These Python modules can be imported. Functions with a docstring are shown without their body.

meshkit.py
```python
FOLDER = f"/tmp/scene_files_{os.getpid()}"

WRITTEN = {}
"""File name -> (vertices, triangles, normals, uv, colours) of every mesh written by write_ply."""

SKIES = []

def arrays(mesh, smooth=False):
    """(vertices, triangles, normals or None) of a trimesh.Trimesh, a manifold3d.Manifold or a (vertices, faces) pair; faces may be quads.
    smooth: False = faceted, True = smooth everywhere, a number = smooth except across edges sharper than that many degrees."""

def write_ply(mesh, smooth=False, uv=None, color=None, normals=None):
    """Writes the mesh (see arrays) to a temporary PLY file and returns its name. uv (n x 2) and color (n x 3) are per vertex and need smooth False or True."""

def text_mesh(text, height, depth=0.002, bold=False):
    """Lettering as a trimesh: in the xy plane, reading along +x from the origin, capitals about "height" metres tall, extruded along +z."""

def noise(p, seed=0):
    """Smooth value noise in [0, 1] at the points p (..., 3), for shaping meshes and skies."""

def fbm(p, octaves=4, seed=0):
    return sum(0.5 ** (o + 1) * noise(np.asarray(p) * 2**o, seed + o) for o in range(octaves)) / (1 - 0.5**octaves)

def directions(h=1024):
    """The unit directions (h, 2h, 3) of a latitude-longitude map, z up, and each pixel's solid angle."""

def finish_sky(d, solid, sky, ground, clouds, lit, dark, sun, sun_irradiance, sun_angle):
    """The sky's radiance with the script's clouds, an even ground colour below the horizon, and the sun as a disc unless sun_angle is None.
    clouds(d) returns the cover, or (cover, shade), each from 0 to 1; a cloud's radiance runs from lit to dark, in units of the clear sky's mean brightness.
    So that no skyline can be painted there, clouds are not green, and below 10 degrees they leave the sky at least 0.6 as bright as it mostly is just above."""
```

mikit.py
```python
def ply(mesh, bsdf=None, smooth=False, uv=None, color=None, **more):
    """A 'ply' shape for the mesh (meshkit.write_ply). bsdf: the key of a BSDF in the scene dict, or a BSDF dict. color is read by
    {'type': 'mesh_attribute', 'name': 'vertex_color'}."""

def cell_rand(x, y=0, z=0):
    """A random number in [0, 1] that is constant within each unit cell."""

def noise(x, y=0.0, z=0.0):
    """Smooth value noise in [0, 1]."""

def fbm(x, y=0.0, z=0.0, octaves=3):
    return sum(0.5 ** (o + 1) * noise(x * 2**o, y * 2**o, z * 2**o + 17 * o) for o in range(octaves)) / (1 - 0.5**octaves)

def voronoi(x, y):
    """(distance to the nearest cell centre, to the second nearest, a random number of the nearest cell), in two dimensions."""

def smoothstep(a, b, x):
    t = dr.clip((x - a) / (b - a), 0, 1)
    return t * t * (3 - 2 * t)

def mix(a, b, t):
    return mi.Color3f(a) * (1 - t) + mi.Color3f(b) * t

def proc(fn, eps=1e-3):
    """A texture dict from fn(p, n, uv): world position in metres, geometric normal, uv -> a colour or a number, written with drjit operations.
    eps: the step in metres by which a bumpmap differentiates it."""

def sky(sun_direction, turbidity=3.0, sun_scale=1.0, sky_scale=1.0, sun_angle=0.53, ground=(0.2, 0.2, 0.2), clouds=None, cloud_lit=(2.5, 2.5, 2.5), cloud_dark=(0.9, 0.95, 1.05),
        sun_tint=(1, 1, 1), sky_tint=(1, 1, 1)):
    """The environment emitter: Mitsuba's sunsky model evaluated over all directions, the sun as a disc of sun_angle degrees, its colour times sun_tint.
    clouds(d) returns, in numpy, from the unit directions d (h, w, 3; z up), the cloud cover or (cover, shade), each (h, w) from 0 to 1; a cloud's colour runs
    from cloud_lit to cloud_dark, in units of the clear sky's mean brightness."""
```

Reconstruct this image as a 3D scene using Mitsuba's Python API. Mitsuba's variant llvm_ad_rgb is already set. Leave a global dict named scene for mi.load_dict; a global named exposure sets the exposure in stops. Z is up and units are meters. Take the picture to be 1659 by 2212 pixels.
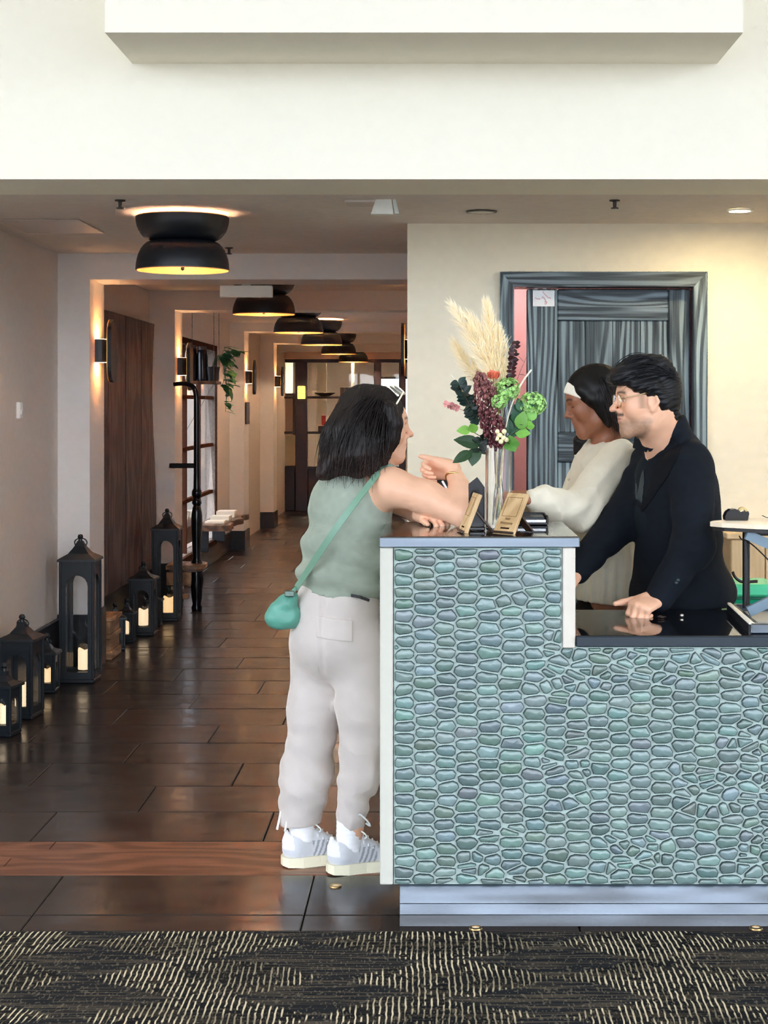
import math, random
import numpy as np, trimesh, drjit as dr, mitsuba as mi
import manifold3d as m3
from scipy.spatial import Voronoi
from scipy import sparse
from shapely.geometry import Polygon, box as sbox
import mikit, meshkit
from mikit import noise, fbm, smoothstep, mix, cell_rand, voronoi

T = mi.ScalarTransform4f
scene, labels = {}, {}
rng = np.random.default_rng(11)
random.seed(11)

# ------------------------------------------------------------------ camera, sky, exposure
F, EYE = 3450.0, 1.5                      # focal length in pixels of the 1659 x 2212 frame, eye height
PX0, PY0 = 937.0, 875.0                   # principal point (the frame is a crop: lens shift)
scene['camera'] = {'type': 'perspective', 'fov_axis': 'x', 'fov': 2 * math.degrees(math.atan(829.5 / F)), 'near_clip': 0.05, 'far_clip': 200.0,
                   'principal_point_offset_x': (829.5 - PX0) / 1659, 'principal_point_offset_y': (1106 - PY0) / 2212,
                   'to_world': T().look_at(origin=[0, 0, EYE], target=[0, 1, EYE], up=[0, 0, 1])}
scene['sky'] = mikit.sky([0.3, -0.5, 0.8], sun_scale=0.0, sky_scale=1.0, ground=(0.42, 0.42, 0.43), clouds=lambda d: 0.72 + 0 * d[..., 0], cloud_lit=(1.25, 1.24, 1.2))
exposure = 5.0
LAMP = 1.0                                 # radiance unit of the warm lamps


def S(*c):
    c = np.asarray(c, float) / 255
    return np.where(c <= 0.04045, c / 12.92, ((c + 0.055) / 1.055) ** 2.4)


def P(px, py, d):
    """The point of the place that stands at depth d behind pixel (px, py)."""
    return np.array([(px - PX0) * d / F, d, EYE - (py - PY0) * d / F])


# ------------------------------------------------------------------ materials
def rgb(c): return {'type': 'rgb', 'value': [float(x) for x in c]}
VC = {'type': 'mesh_attribute', 'name': 'vertex_color'}
def pr(base, rough, spec=0.5, metal=0.0, **k):
    b = base if isinstance(base, dict) else rgb(base)
    return {'type': 'twosided', 'b': {'type': 'principled', 'base_color': b, 'roughness': rough if isinstance(rough, dict) else float(rough), 'specular': float(spec), 'metallic': float(metal), **k}}
scene['m_matte'] = {'type': 'twosided', 'b': {'type': 'diffuse', 'reflectance': VC}}
scene['m_satin'] = pr(VC, 0.4, 0.5)
scene['m_gloss'] = pr(VC, 0.14, 0.5)
scene['m_metal'] = pr(VC, 0.3, 0.5, 1.0)
scene['m_polish'] = pr(VC, 0.12, 0.5, 1.0)
scene['m_skin'] = pr(VC, 0.42, 0.45)
scene['m_cloth'] = pr(VC, 0.85, 0.2, sheen=0.3)
scene['m_hair'] = pr(VC, 0.45, 0.28)
scene['m_mirror'] = pr(VC, 0.03, 0.9)
scene['m_stone'] = pr(VC, 0.2, 0.6, clearcoat=0.6, clearcoat_gloss=0.9)
scene['m_leaf'] = pr(VC, 0.42, 0.4)
scene['m_pane'] = {'type': 'thindielectric', 'int_ior': 1.5}
scene['m_glass'] = {'type': 'dielectric', 'int_ior': 1.5}


def plaster_fn(c, amp=0.05, seed=0.0):
    c = S(*c)
    def f(p, n, uv):
        a = fbm(p.x * 2.4 + seed, p.y * 2.4, p.z * 1.6, 2) - 0.5
        b = noise(p.x * 34 + seed, p.y * 34, p.z * 34) - 0.5
        k = 1 + amp * (1.7 * a + 0.9 * b)
        return mi.Color3f(float(c[0]) * k, float(c[1]) * k, float(c[2]) * k)
    return f
def plaster(c, amp=0.05): return {'type': 'twosided', 'b': {'type': 'diffuse', 'reflectance': mikit.proc(plaster_fn(c, amp))}}
scene['m_white'] = plaster((248, 243, 226), 0.02)
scene['m_cream'] = plaster((238, 229, 206), 0.05)
scene['m_wall'] = plaster((218, 207, 197), 0.06)
scene['m_pier'] = plaster((238, 232, 226), 0.04)
scene['m_ceiling'] = plaster((232, 222, 212), 0.07)
scene['m_pink'] = plaster((226, 172, 172), 0.03)


def tile_fn(p, n, uv):
    t = cell_rand(dr.floor((p.y - 5.49) / 0.4), dr.floor((p.x + 0.3 * dr.floor((p.y - 5.49) / 0.4)) / 0.8))
    a = fbm(p.x * 6, p.y * 13, 0.0, 2)
    k = 0.62 + 0.5 * a + 0.35 * (t - 0.5)
    return mi.Color3f(0.021 * k, 0.0145 * k, 0.0130 * k)
def tile_rough(p, n, uv): return 0.16 + 0.16 * noise(p.x * 10, p.y * 17, 3.0)
scene['m_tile'] = pr(mikit.proc(tile_fn), mikit.proc(tile_rough), 0.55)


def wood_fn(c0, c1, ax=0, f=30.0, stretch=0.06, sharp=1.0):
    c0, c1 = S(*c0), S(*c1)
    def fn(p, n, uv):
        q = [p.x, p.y, p.z]
        w = fbm(*[q[i] * (2.4 if i == ax else 9.0) for i in range(3)], 2)
        s = [q[i] * (f * stretch if i == ax else f) for i in range(3)]
        g = dr.sin((s[0] + s[1] + s[2]) * 1.0 + 16 * w)
        g = smoothstep(-sharp, sharp, g) * 0.65 + 0.35 * noise(*[q[i] * (8 if i == ax else 160) for i in range(3)])
        return mix([float(x) for x in c0], [float(x) for x in c1], g)
    return fn
scene['m_stripwood'] = pr(mikit.proc(wood_fn((92, 54, 38), (128, 80, 58), 0, 60)), 0.33, 0.5)
def grain_fn(c0, c1, ax, f=190.0):
    c0, c1 = [float(x) for x in S(*c0)], [float(x) for x in S(*c1)]
    def fn(p, n, uv):
        a, b = (p.z, p.x) if ax == 2 else (p.x, p.z)
        bd = dr.floor(b / 0.098)
        w = fbm(b * 7 + bd * 3.1, a * 1.1 + bd * 5.3, 0.0, 2)
        g = smoothstep(-0.75, 0.55, dr.sin(b * f + 26 * w)) * smoothstep(0.2, 0.6, noise(b * 46, a * 2.6, 4.0))
        g = 0.72 * g + 0.28 * noise(b * 240, a * 8)
        return mix(c0, c1, g) * (0.8 + 0.5 * noise(b * 5, a * 1.8, 7.0))
    return fn
scene['m_doorwood'] = pr(mikit.proc(grain_fn((18, 28, 34), (138, 155, 161), 2)), 0.5, 0.4)
scene['m_doorrail'] = pr(mikit.proc(grain_fn((20, 30, 36), (116, 130, 138), 0)), 0.5, 0.4)
scene['m_panelwood'] = pr(mikit.proc(wood_fn((64, 54, 54), (90, 77, 76), 2, 22, 0.05, 1.0)), 0.6, 0.3)
scene['m_lightwood'] = pr(mikit.proc(wood_fn((110, 80, 55), (188, 150, 112), 1, 40, 0.06)), 0.45, 0.4)
scene['m_oak'] = pr(mikit.proc(wood_fn((205, 172, 128), (232, 206, 166), 2, 30, 0.05)), 0.55, 0.3)
scene['m_plaque'] = pr(mikit.proc(wood_fn((176, 142, 98), (206, 174, 130), 2, 70, 0.08)), 0.5, 0.3)
scene['m_bench'] = pr(mikit.proc(wood_fn((60, 40, 30), (120, 86, 62), 1, 50, 0.06)), 0.35, 0.5)


def carpet_fn(p, n, uv):
    x, y = p.x + 0.03 * (fbm(p.x * 3, p.y * 3, 1.0, 2) - 0.5), p.y
    row = dr.floor(y / 0.27)
    u = x / 0.62 + cell_rand(row, 5.0) + 0.25 * (noise(x * 2.5, row * 3.7) - 0.5)
    w = y / 0.27 - row
    tri = dr.abs(u - dr.floor(u) - 0.5) * 2
    m = tri * 1.1 + dr.abs(w - 0.5) * 1.6 + 0.35 * (fbm(x * 9, y * 22, 2.0, 3) - 0.5)
    mask = 1 - smoothstep(0.98, 1.12, m)
    ph = (x + 0.0035 * (noise(x * 60, y * 45) - 0.5)) / 0.0155
    s = dr.abs(ph - dr.floor(ph) - 0.5) * 2
    line = (1 - smoothstep(0.2, 0.36, s)) * smoothstep(0.2, 0.42, noise(x * 90, y * 40, 3.0)) * (0.35 + 0.65 * smoothstep(0.3, 0.6, fbm(x * 4, y * 7, 9.0, 2)))
    base = mix([0.011, 0.012, 0.014], [0.055, 0.045, 0.034], smoothstep(0.42, 0.72, fbm(x * 7, y * 130, 0.0, 3)))
    sparse = 0.10 * smoothstep(0.68, 0.86, noise(x * 240, y * 90, 5.0))
    return base * (1 - 0.5 * mask) + mi.Color3f(0.56, 0.47, 0.31) * (mask * line + sparse)
scene['m_carpet'] = pr(mikit.proc(carpet_fn), 0.95, 0.1, sheen=0.2)
def steel_fn(p, n, uv):
    k = 0.78 + 0.2 * noise(p.x * 7, p.y * 40, p.z * 80)
    return mi.Color3f(0.31 * k, 0.36 * k, 0.42 * k)
def steel_rough(p, n, uv): return 0.1 + 0.2 * noise(p.x * 6, p.y * 26, p.z * 40 + 4)
scene['m_steel'] = pr(mikit.proc(steel_fn), mikit.proc(steel_rough), 0.5, 1.0)
def baffle(p, n, uv):
    k = 0.8 + 0.4 * noise(p.x * 3, p.y * 3, p.z * 80)
    return mi.Color3f(0.007 * k, 0.009 * k, 0.013 * k)
scene['m_black'] = pr(mikit.proc(baffle), 0.35, 0.5)


# ------------------------------------------------------------------ entries and labels
def unique(key):
    if key not in scene and not any(k.startswith(key + '__') for k in scene): return key
    n = 1
    while True:
        k = f'{key}_{n:03d}'
        if k not in scene and k not in labels and not any(q.startswith(k + '__') for q in scene): return k
        n += 1
_taken = set()
def name(key, parent=None):
    key = f'{parent}__{key}' if parent else key
    if key not in _taken:
        _taken.add(key); return key
    n = 1
    while f'{key}_{n:03d}' in _taken: n += 1
    _taken.add(f'{key}_{n:03d}')
    return f'{key}_{n:03d}'
def tag(key, label=None, cat=None, group=None, kind=None):
    labels[key] = {k: v for k, v in (('label', label), ('category', cat), ('group', group), ('kind', kind)) if v}
    return key
def thing(key, label, cat, group=None): return tag(name(key), label, cat, group)
def put(key, mesh, mat, color=None, smooth=False, parent=None, emit=None, **t):
    key = name(key, parent)
    if hasattr(mesh, 'to_mesh'):
        m = mesh.to_mesh(); mesh = trimesh.Trimesh(m.vert_properties[:, :3], m.tri_verts, process=False)
    if color is not None and smooth not in (False, True):
        mesh = trimesh.graph.smooth_shade(mesh, angle=math.radians(smooth), facet_minarea=None); smooth = True
    col = None
    if color is not None:
        v = np.asarray(mesh.vertices)
        if callable(color): col = color(v)
        else:
            color = np.asarray(color, float)
            col = color if color.ndim == 2 else np.tile(color, (len(v), 1))
    more = {}
    if emit is not None: more['emitter'] = {'type': 'area', 'radiance': rgb(emit)}
    scene[key] = mikit.ply(mesh, mat, smooth=smooth, color=col, **more)
    if t: tag(key, **t)
    return key
def struct(key, mesh, mat, color=None, smooth=False, parent=None, **k):
    if parent is None: k['kind'] = 'structure'
    return put(key, mesh, mat, color, smooth, parent, **k)


# ------------------------------------------------------------------ mesh helpers
def bx(x0, x1, y0, y1, z0, z1):
    return trimesh.creation.box(bounds=[[min(x0, x1), min(y0, y1), min(z0, z1)], [max(x0, x1), max(y0, y1), max(z0, z1)]])
def cat(*ms):
    ms = [m for g in ms for m in (g if isinstance(g, (list, tuple)) else [g])]
    return trimesh.util.concatenate(ms)
def cbx(x0, x1, y0, y1, z0, z1, c=0.004):
    """A box with chamfered edges."""
    lo, hi = np.array([min(x0, x1), min(y0, y1), min(z0, z1)]), np.array([max(x0, x1), max(y0, y1), max(z0, z1)])
    c = min(c, 0.45 * (hi - lo).min())
    pts = []
    for ax in range(3):
        for s in np.ndindex(2, 2, 2):
            q = np.where(np.array(s) == 1, hi - c, lo + c)
            q[ax] = hi[ax] if s[ax] else lo[ax]
            pts.append(q)
    return trimesh.convex.convex_hull(np.array(pts))
def tile_box(x0, x1, y0, y1, z0, z1, c=0.003):
    """A paving piece: open below, top edges chamfered (18 triangles)."""
    v = [[x0, y0, z0], [x1, y0, z0], [x1, y1, z0], [x0, y1, z0], [x0, y0, z1 - c], [x1, y0, z1 - c], [x1, y1, z1 - c], [x0, y1, z1 - c],
         [x0 + c, y0 + c, z1], [x1 - c, y0 + c, z1], [x1 - c, y1 - c, z1], [x0 + c, y1 - c, z1]]
    q = [[i, (i + 1) % 4, 4 + (i + 1) % 4, 4 + i] for i in range(4)] + [[4 + i, 4 + (i + 1) % 4, 8 + (i + 1) % 4, 8 + i] for i in range(4)] + [[8, 9, 10, 11]]
    f = [t for a in q for t in ([a[0], a[1], a[2]], [a[0], a[2], a[3]])]
    return trimesh.Trimesh(np.array(v, float), np.array(f), process=False)
def lathe(profile, n=32, at=(0, 0, 0)):
    m = trimesh.creation.revolve(np.array(profile, float), sections=n)
    m.apply_translation(at); return m
def tube(pts, r, n=8, closed=False, caps=True):
    """A round tube along a polyline; r a number or one per point."""
    p = np.asarray(pts, float); k = len(p); r = np.broadcast_to(np.asarray(r, float), (k,))
    t = np.roll(p, -1, 0) - np.roll(p, 1, 0) if closed else np.gradient(p, axis=0)
    t /= np.linalg.norm(t, axis=1, keepdims=True) + 1e-12
    a = np.cross(t[0], [0, 0, 1.0] if abs(t[0][2]) < 0.9 else [1.0, 0, 0]); a /= np.linalg.norm(a)
    A = []
    for i in range(k):
        a = a - t[i] * (a @ t[i]); a /= np.linalg.norm(a) + 1e-12; A.append(a)
    A = np.array(A); B = np.cross(t, A); ang = np.arange(n) * 2 * np.pi / n
    v = p[:, None] + r[:, None, None] * (np.cos(ang)[None, :, None] * A[:, None] + np.sin(ang)[None, :, None] * B[:, None])
    v = v.reshape(-1, 3); f = []
    for i in range(k if closed else k - 1):
        j = (i + 1) % k
        for s in range(n):
            s2 = (s + 1) % n
            f += [[i * n + s, i * n + s2, j * n + s2], [i * n + s, j * n + s2, j * n + s]]
    if caps and not closed:
        v = np.vstack([v, p[0], p[-1]]); c0, c1 = len(v) - 2, len(v) - 1
        for s in range(n):
            f += [[c0, (s + 1) % n, s], [c1, (k - 1) * n + s, (k - 1) * n + (s + 1) % n]]
    return trimesh.Trimesh(v, np.array(f), process=False)
def spline(pts, n=20):
    from scipy.interpolate import CubicSpline
    p = np.asarray(pts, float); t = np.r_[0, np.cumsum(np.linalg.norm(np.diff(p, axis=0), axis=1))]
    return CubicSpline(t, p)(np.linspace(0, t[-1], n))
def ribbon(pts, width, thick, up):
    """A flat band along a polyline: width across, thick along its normal 'up' (one per point)."""
    p = np.asarray(pts, float); t = np.gradient(p, axis=0); t /= np.linalg.norm(t, axis=1, keepdims=True)
    u = np.broadcast_to(np.asarray(up, float), p.shape); u = u - t * (u * t).sum(1, keepdims=True); u /= np.linalg.norm(u, axis=1, keepdims=True)
    s = np.cross(t, u); w = np.broadcast_to(np.asarray(width, float), (len(p),))[:, None] / 2
    ring = np.stack([p + s * w + u * thick / 2, p - s * w + u * thick / 2, p - s * w - u * thick / 2, p + s * w - u * thick / 2], 1).reshape(-1, 3)
    f = []
    for i in range(len(p) - 1):
        for k in range(4):
            a, b, c, d = i * 4 + k, i * 4 + (k + 1) % 4, i * 4 + 4 + (k + 1) % 4, i * 4 + 4 + k
            f += [[a, b, c], [a, c, d]]
    e = len(ring) - 4
    f += [[0, 2, 1], [0, 3, 2], [e, e + 1, e + 2], [e, e + 2, e + 3]]
    m = trimesh.Trimesh(ring, np.array(f), process=False); m.fix_normals(); return m
def extrude(poly, depth, to=None):
    m = trimesh.creation.extrude_polygon(poly, depth, engine='earcut')
    if to is not None: m.apply_transform(to)
    return m
def XZ(y):     # polygon (x, z) extruded towards +y from y
    return np.array([[1, 0, 0, 0], [0, 0, 1, y], [0, 1, 0, 0], [0, 0, 0, 1.0]])
def fixn(m):
    m.fix_normals(); return m
def frameM(o, x, z):
    x = np.asarray(x, float); z = np.asarray(z, float); x = x / np.linalg.norm(x); z = z - x * (z @ x); z /= np.linalg.norm(z)
    M = np.eye(4); M[:3, 0] = x; M[:3, 1] = np.cross(z, x); M[:3, 2] = z; M[:3, 3] = o; return M

# ------------------------------------------------------------------ the setting
XL, CEIL = -2.11, 2.35
D1, D2, D3, D4, D5 = 8.96, 11.85, 16.5, 19.4, 22.6          # portals of the corridor and the glazed screen at its end
YB = 7.48                                                    # back wall of the reception
XC = -0.124                                                  # its left corner: the corridor's right wall
# floor: dark slab (joints) with tiles, boards and carpet on it
struct('floor', bx(-6, 6, 4.555, 30, -0.12, -0.006), 'm_matte', S(14, 12, 12))
yy, row = 5.49, 0
spans = [(4.556, 4.695), (4.70, 5.097)] + [(5.493 + 0.4 * k, 5.49 + 0.4 * k + 0.397) for k in range(44)]
for row, (y0, y1) in enumerate(spans):
    off = (-0.38 + (0.0 if row < 2 else 0.8 * ((row * 0.37) % 1)))
    x0 = -2.18 if y0 > 5.4 else -3.0
    x1 = 2.0 if y0 < 5.2 else (2.6 if y1 < YB else XC + 0.05)
    x = off - 0.8 * math.ceil((off - x0) / 0.8)
    while x < x1:
        a, b = max(x, x0), min(x + 0.797, x1)
        if b - a > 0.03: struct('tile', tile_box(a, b, y0, y1, -0.02, 0.0 - 0.0012 * random.random()), 'm_tile', parent='floor')
        x += 0.8
for k in range(4):
    y0 = 5.10 + k * 0.0975
    x = -3.2 + (k * 0.7) % 1.3
    struct('board', tile_box(-3.0, x + 1.1, y0, y0 + 0.0955, -0.02, 0.0, 0.002), 'm_stripwood', parent='floor')
    struct('board', tile_box(x + 1.102, 2.0, y0, y0 + 0.0955, -0.02, 0.0, 0.002), 'm_stripwood', parent='floor')
cv, ct = np.meshgrid(np.linspace(-4.5, 4.5, 60), np.linspace(-2.5, 4.552, 48))
cz = -0.001 + 0.002 * meshkit.noise(np.stack([cv * 30, ct * 30, cv * 0], -1))
ci = np.arange(60 * 48).reshape(48, 60)
cq = np.stack([ci[:-1, :-1], ci[:-1, 1:], ci[1:, 1:], ci[1:, :-1]], -1).reshape(-1, 4)
top = trimesh.Trimesh(np.stack([cv, ct, cz], -1).reshape(-1, 3), np.vstack([cq[:, [0, 1, 2]], cq[:, [0, 2, 3]]]), process=False)
put('carpet', cat(top, bx(-4.5, 4.5, -2.5, 4.552, -0.12, -0.004)), 'm_carpet', label='dark patterned carpet with thin tan stripes in front of the reception counter', cat='carpet', kind='structure')

# lobby around the camera: side walls, high ceiling, glazed front behind the camera
struct('wall_lobby_left', cat(bx(-4.7, -4.5, 3.4, 5.87, 0, 4.4), bx(-4.7, -4.5, -2.5, 3.4, 0, 0.5)), 'm_white')
struct('wall_lobby_right', cat(bx(4.5, 4.7, 3.4, 5.87, 0, 4.4), bx(4.5, 4.7, -2.5, 3.4, 0, 0.5)), 'm_white')
struct('ceiling', cat(bx(-4.7, 4.7, -2.5, 6.3, 4.4, 4.5), bx(XL - 0.1, 4.7, 5.9, D5 + 7, CEIL, CEIL + 0.1), bx(-4.7, XL, D5, D5 + 7, CEIL, CEIL + 0.1)), 'm_ceiling')
struct('wall_upper', bx(-4.7, 4.7, 5.87, 6.3, 2.33, 4.4), 'm_white')
struct('trim', bx(-1.108, 1.042, 5.38, 5.87, 2.755, 4.4), 'm_white')
struct('wall_front', cat(bx(-4.7, XL, 5.87, 6.3, 0, 2.33), bx(2.6, 4.7, 5.87, 6.3, 0, 2.33)), 'm_white')
# glazing bars of the lobby's front, behind the camera
mul = [bx(x - 0.04, x + 0.04, -2.58, -2.5, 0, 4.4) for x in (-4.5, -2.25, 0, 2.25, 4.5)] + [bx(-4.5, 4.5, -2.58, -2.5, z - 0.04, z + 0.04) for z in (0.04, 2.6, 4.36)]
struct('window_lobby', cat(mul), 'm_black')

# corridor
WINY0, WINY1, WINZ0, WINZ1 = 12.95, 15.4, 0.22, 2.02
struct('wall_left', cat(bx(XL - 0.16, XL, 6.3, WINY0, 0, CEIL), bx(XL - 0.16, XL, WINY1, D5 + 0.1, 0, CEIL), bx(XL - 0.16, XL, WINY0, WINY1, 0, WINZ0), bx(XL - 0.16, XL, WINY0, WINY1, WINZ1, CEIL)), 'm_wall')
XH0, XH1 = (1110 - PX0) / 461.2 - 0.013, (1497 - PX0) / 461.2 + 0.013
struct('wall_back', cat(bx(XC, XH0, YB, YB + 0.15, 0, CEIL), bx(XH1, 2.6, YB, YB + 0.15, 0, CEIL), bx(XH0, XH1, YB, YB + 0.15, 2.065, CEIL)), 'm_cream')
struct('wall_corridor_right', bx(XC, XC + 0.15, YB + 0.15, D5 + 3.2, 0, CEIL), 'm_wall')
struct('wall_right', bx(2.6, 2.75, 6.3, YB + 0.2, 0, CEIL), 'm_cream')
# portals: a pier on the left and a beam across
PT = [(D1, 0.39, 2.205), (D2, 0.35, 2.205), (D3, 0.42, 2.262), (D4, 0.4, 2.25), (21.4, 0.35, 2.22)]
for k, (d, t, z) in enumerate(PT):
    xi = (-1.93, -1.922, -1.96, -1.945, -1.945)[k]
    pier = [bx(XL, xi, d, d + t, 0, z)] if k < 4 else []
    struct('trim', cat(pier + [bx(XL, XC, d, d + t, z, CEIL)]), 'm_pier')
    if k < 4:
        hb = 0.325 if k < 2 else 0.2
        struct('baseboard_left', cat(bx(XL, xi + 0.012, d - 0.012, d, 0, hb), bx(xi, xi + 0.012, d, d + t, 0, hb)), 'm_black')
struct('baseboard_left', cbx(XL, XL + 0.022, 6.3, D1, 0, 0.31, 0.006), 'm_black')
struct('baseboard_left', cbx(XL, XL + 0.022, D1 + 0.39, D2, 0, 0.30, 0.006), 'm_black')
struct('baseboard_left', cbx(XL, XL + 0.022, D2 + 0.35, D3, 0, 0.2, 0.006), 'm_black')
struct('baseboard_back', cbx(XC, 0.215, YB - 0.015, YB, 0, 0.12, 0.004), 'm_black')
struct('baseboard_back', cbx(1.38, 2.6, YB - 0.015, YB, 0, 0.12, 0.004), 'm_black')
struct('baseboard_right', cbx(XC - 0.02, XC, YB + 0.16, D5 - 0.02, 0, 0.2, 0.004), 'm_black')
# the alcove panel of broad planks on the left wall of the first bay
pan = thing('wall_panel', 'tall brown wooden plank panel on the left wall behind the lanterns', 'wall panel')
edges = np.linspace(9.42, 11.68, 9)
for k in range(8):
    y0, y1 = edges[k] + 0.002, edges[k + 1] - 0.002
    zt = np.linspace(0.315, 2.09, 14)
    wob = np.zeros(14) if k < 7 else 0.05 * np.sin((zt - 0.3) * 3.1 + 0.6) - 0.07 * np.exp(-((zt - 1.6) / 0.5) ** 2)
    poly = Polygon(list(zip([y0] * 14, zt)) + list(zip((y1 + wob)[::-1], zt[::-1])))
    m = extrude(poly, 0.075 - 0.004 * (k % 2)); m.apply_transform(np.array([[0, 0, 1, XL + 0.002], [1, 0, 0, 0], [0, 1, 0, 0], [0, 0, 0, 1.0]]))
    put('plank', fixn(m), 'm_panelwood', parent=pan)

# window of the second bay: frame, bars and panes; daylight comes through it
win = struct('window_1', cat(bx(XL - 0.1, XL + 0.015, WINY0 - 0.05, WINY0, WINZ0 - 0.05, WINZ1 + 0.05), bx(XL - 0.1, XL + 0.015, WINY1, WINY1 + 0.05, WINZ0 - 0.05, WINZ1 + 0.05),
                         bx(XL - 0.1, XL + 0.015, WINY0, WINY1, WINZ1, WINZ1 + 0.05), bx(XL - 0.1, XL + 0.03, WINY0, WINY1, WINZ0 - 0.05, WINZ0)), 'm_matte', S(70, 48, 38))
wy = np.linspace(WINY0, WINY1, 4); wz = np.linspace(WINZ0, WINZ1, 5)
for y in wy[1:-1]: struct('bar', bx(XL - 0.06, XL - 0.02, y - 0.02, y + 0.02, WINZ0, WINZ1), 'm_matte', S(78, 50, 38), parent=win)
for z in wz[1:-1]: struct('bar', bx(XL - 0.06, XL - 0.02, WINY0, WINY1, z - 0.016, z + 0.016), 'm_matte', S(78, 50, 38), parent=win)
for a in range(3):
    for b in range(4):
        m = trimesh.Trimesh([[XL - 0.04, wy[a] + 0.02, wz[b] + 0.016], [XL - 0.04, wy[a + 1] - 0.02, wz[b] + 0.016], [XL - 0.04, wy[a + 1] - 0.02, wz[b + 1] - 0.016], [XL - 0.04, wy[a] + 0.02, wz[b + 1] - 0.016]], [[0, 1, 2], [0, 2, 3]], process=False)
        struct('pane', m, 'm_pane', parent=win)

# the reception's door: stained casing, and a plank and panel leaf that slides into the wall, standing a little open
door = name('door_1'); labels[door] = {'kind': 'structure'}
def rail(x0, x1, y0, y1, z0, z1, key, mat, c=0.005): return put(key, cbx(x0, x1, y0, y1, z0, z1, c), mat, parent=door)
sx = lambda px: (px - PX0) / 461.2
sz = lambda py: EYE - (py - PY0) / 461.2
XA, XB_, XCc, XDd = sx(1080), sx(1110), sx(1497), sx(1526)
fr = [Polygon([(XA, 0), (XB_, 0), (XB_, sz(620)), (XA, sz(588))]), Polygon([(XDd, 0), (XDd, sz(588)), (XCc, sz(620)), (XCc, 0)]), Polygon([(XA, sz(588)), (XB_, sz(620)), (XCc, sz(620)), (XDd, sz(588))])]
for k, q in enumerate(fr): put('casing', fixn(extrude(q, 0.035, XZ(YB - 0.032))), 'm_doorrail' if k == 2 else 'm_doorwood', parent=door)
put('jamb', cat(bx(XB_ - 0.012, XB_, YB, YB + 0.15, 0, sz(620)), bx(XCc, XCc + 0.012, YB, YB + 0.15, 0, sz(620)), bx(XB_, XCc, YB, YB + 0.15, sz(620), sz(620) + 0.012)), 'm_black', parent=door)
LY0, LY1 = YB + 0.07, YB + 0.11
L0, L1 = sx(1138) * (LY0 / YB), XCc - 0.004
LT = sz(620) - 0.004
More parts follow.
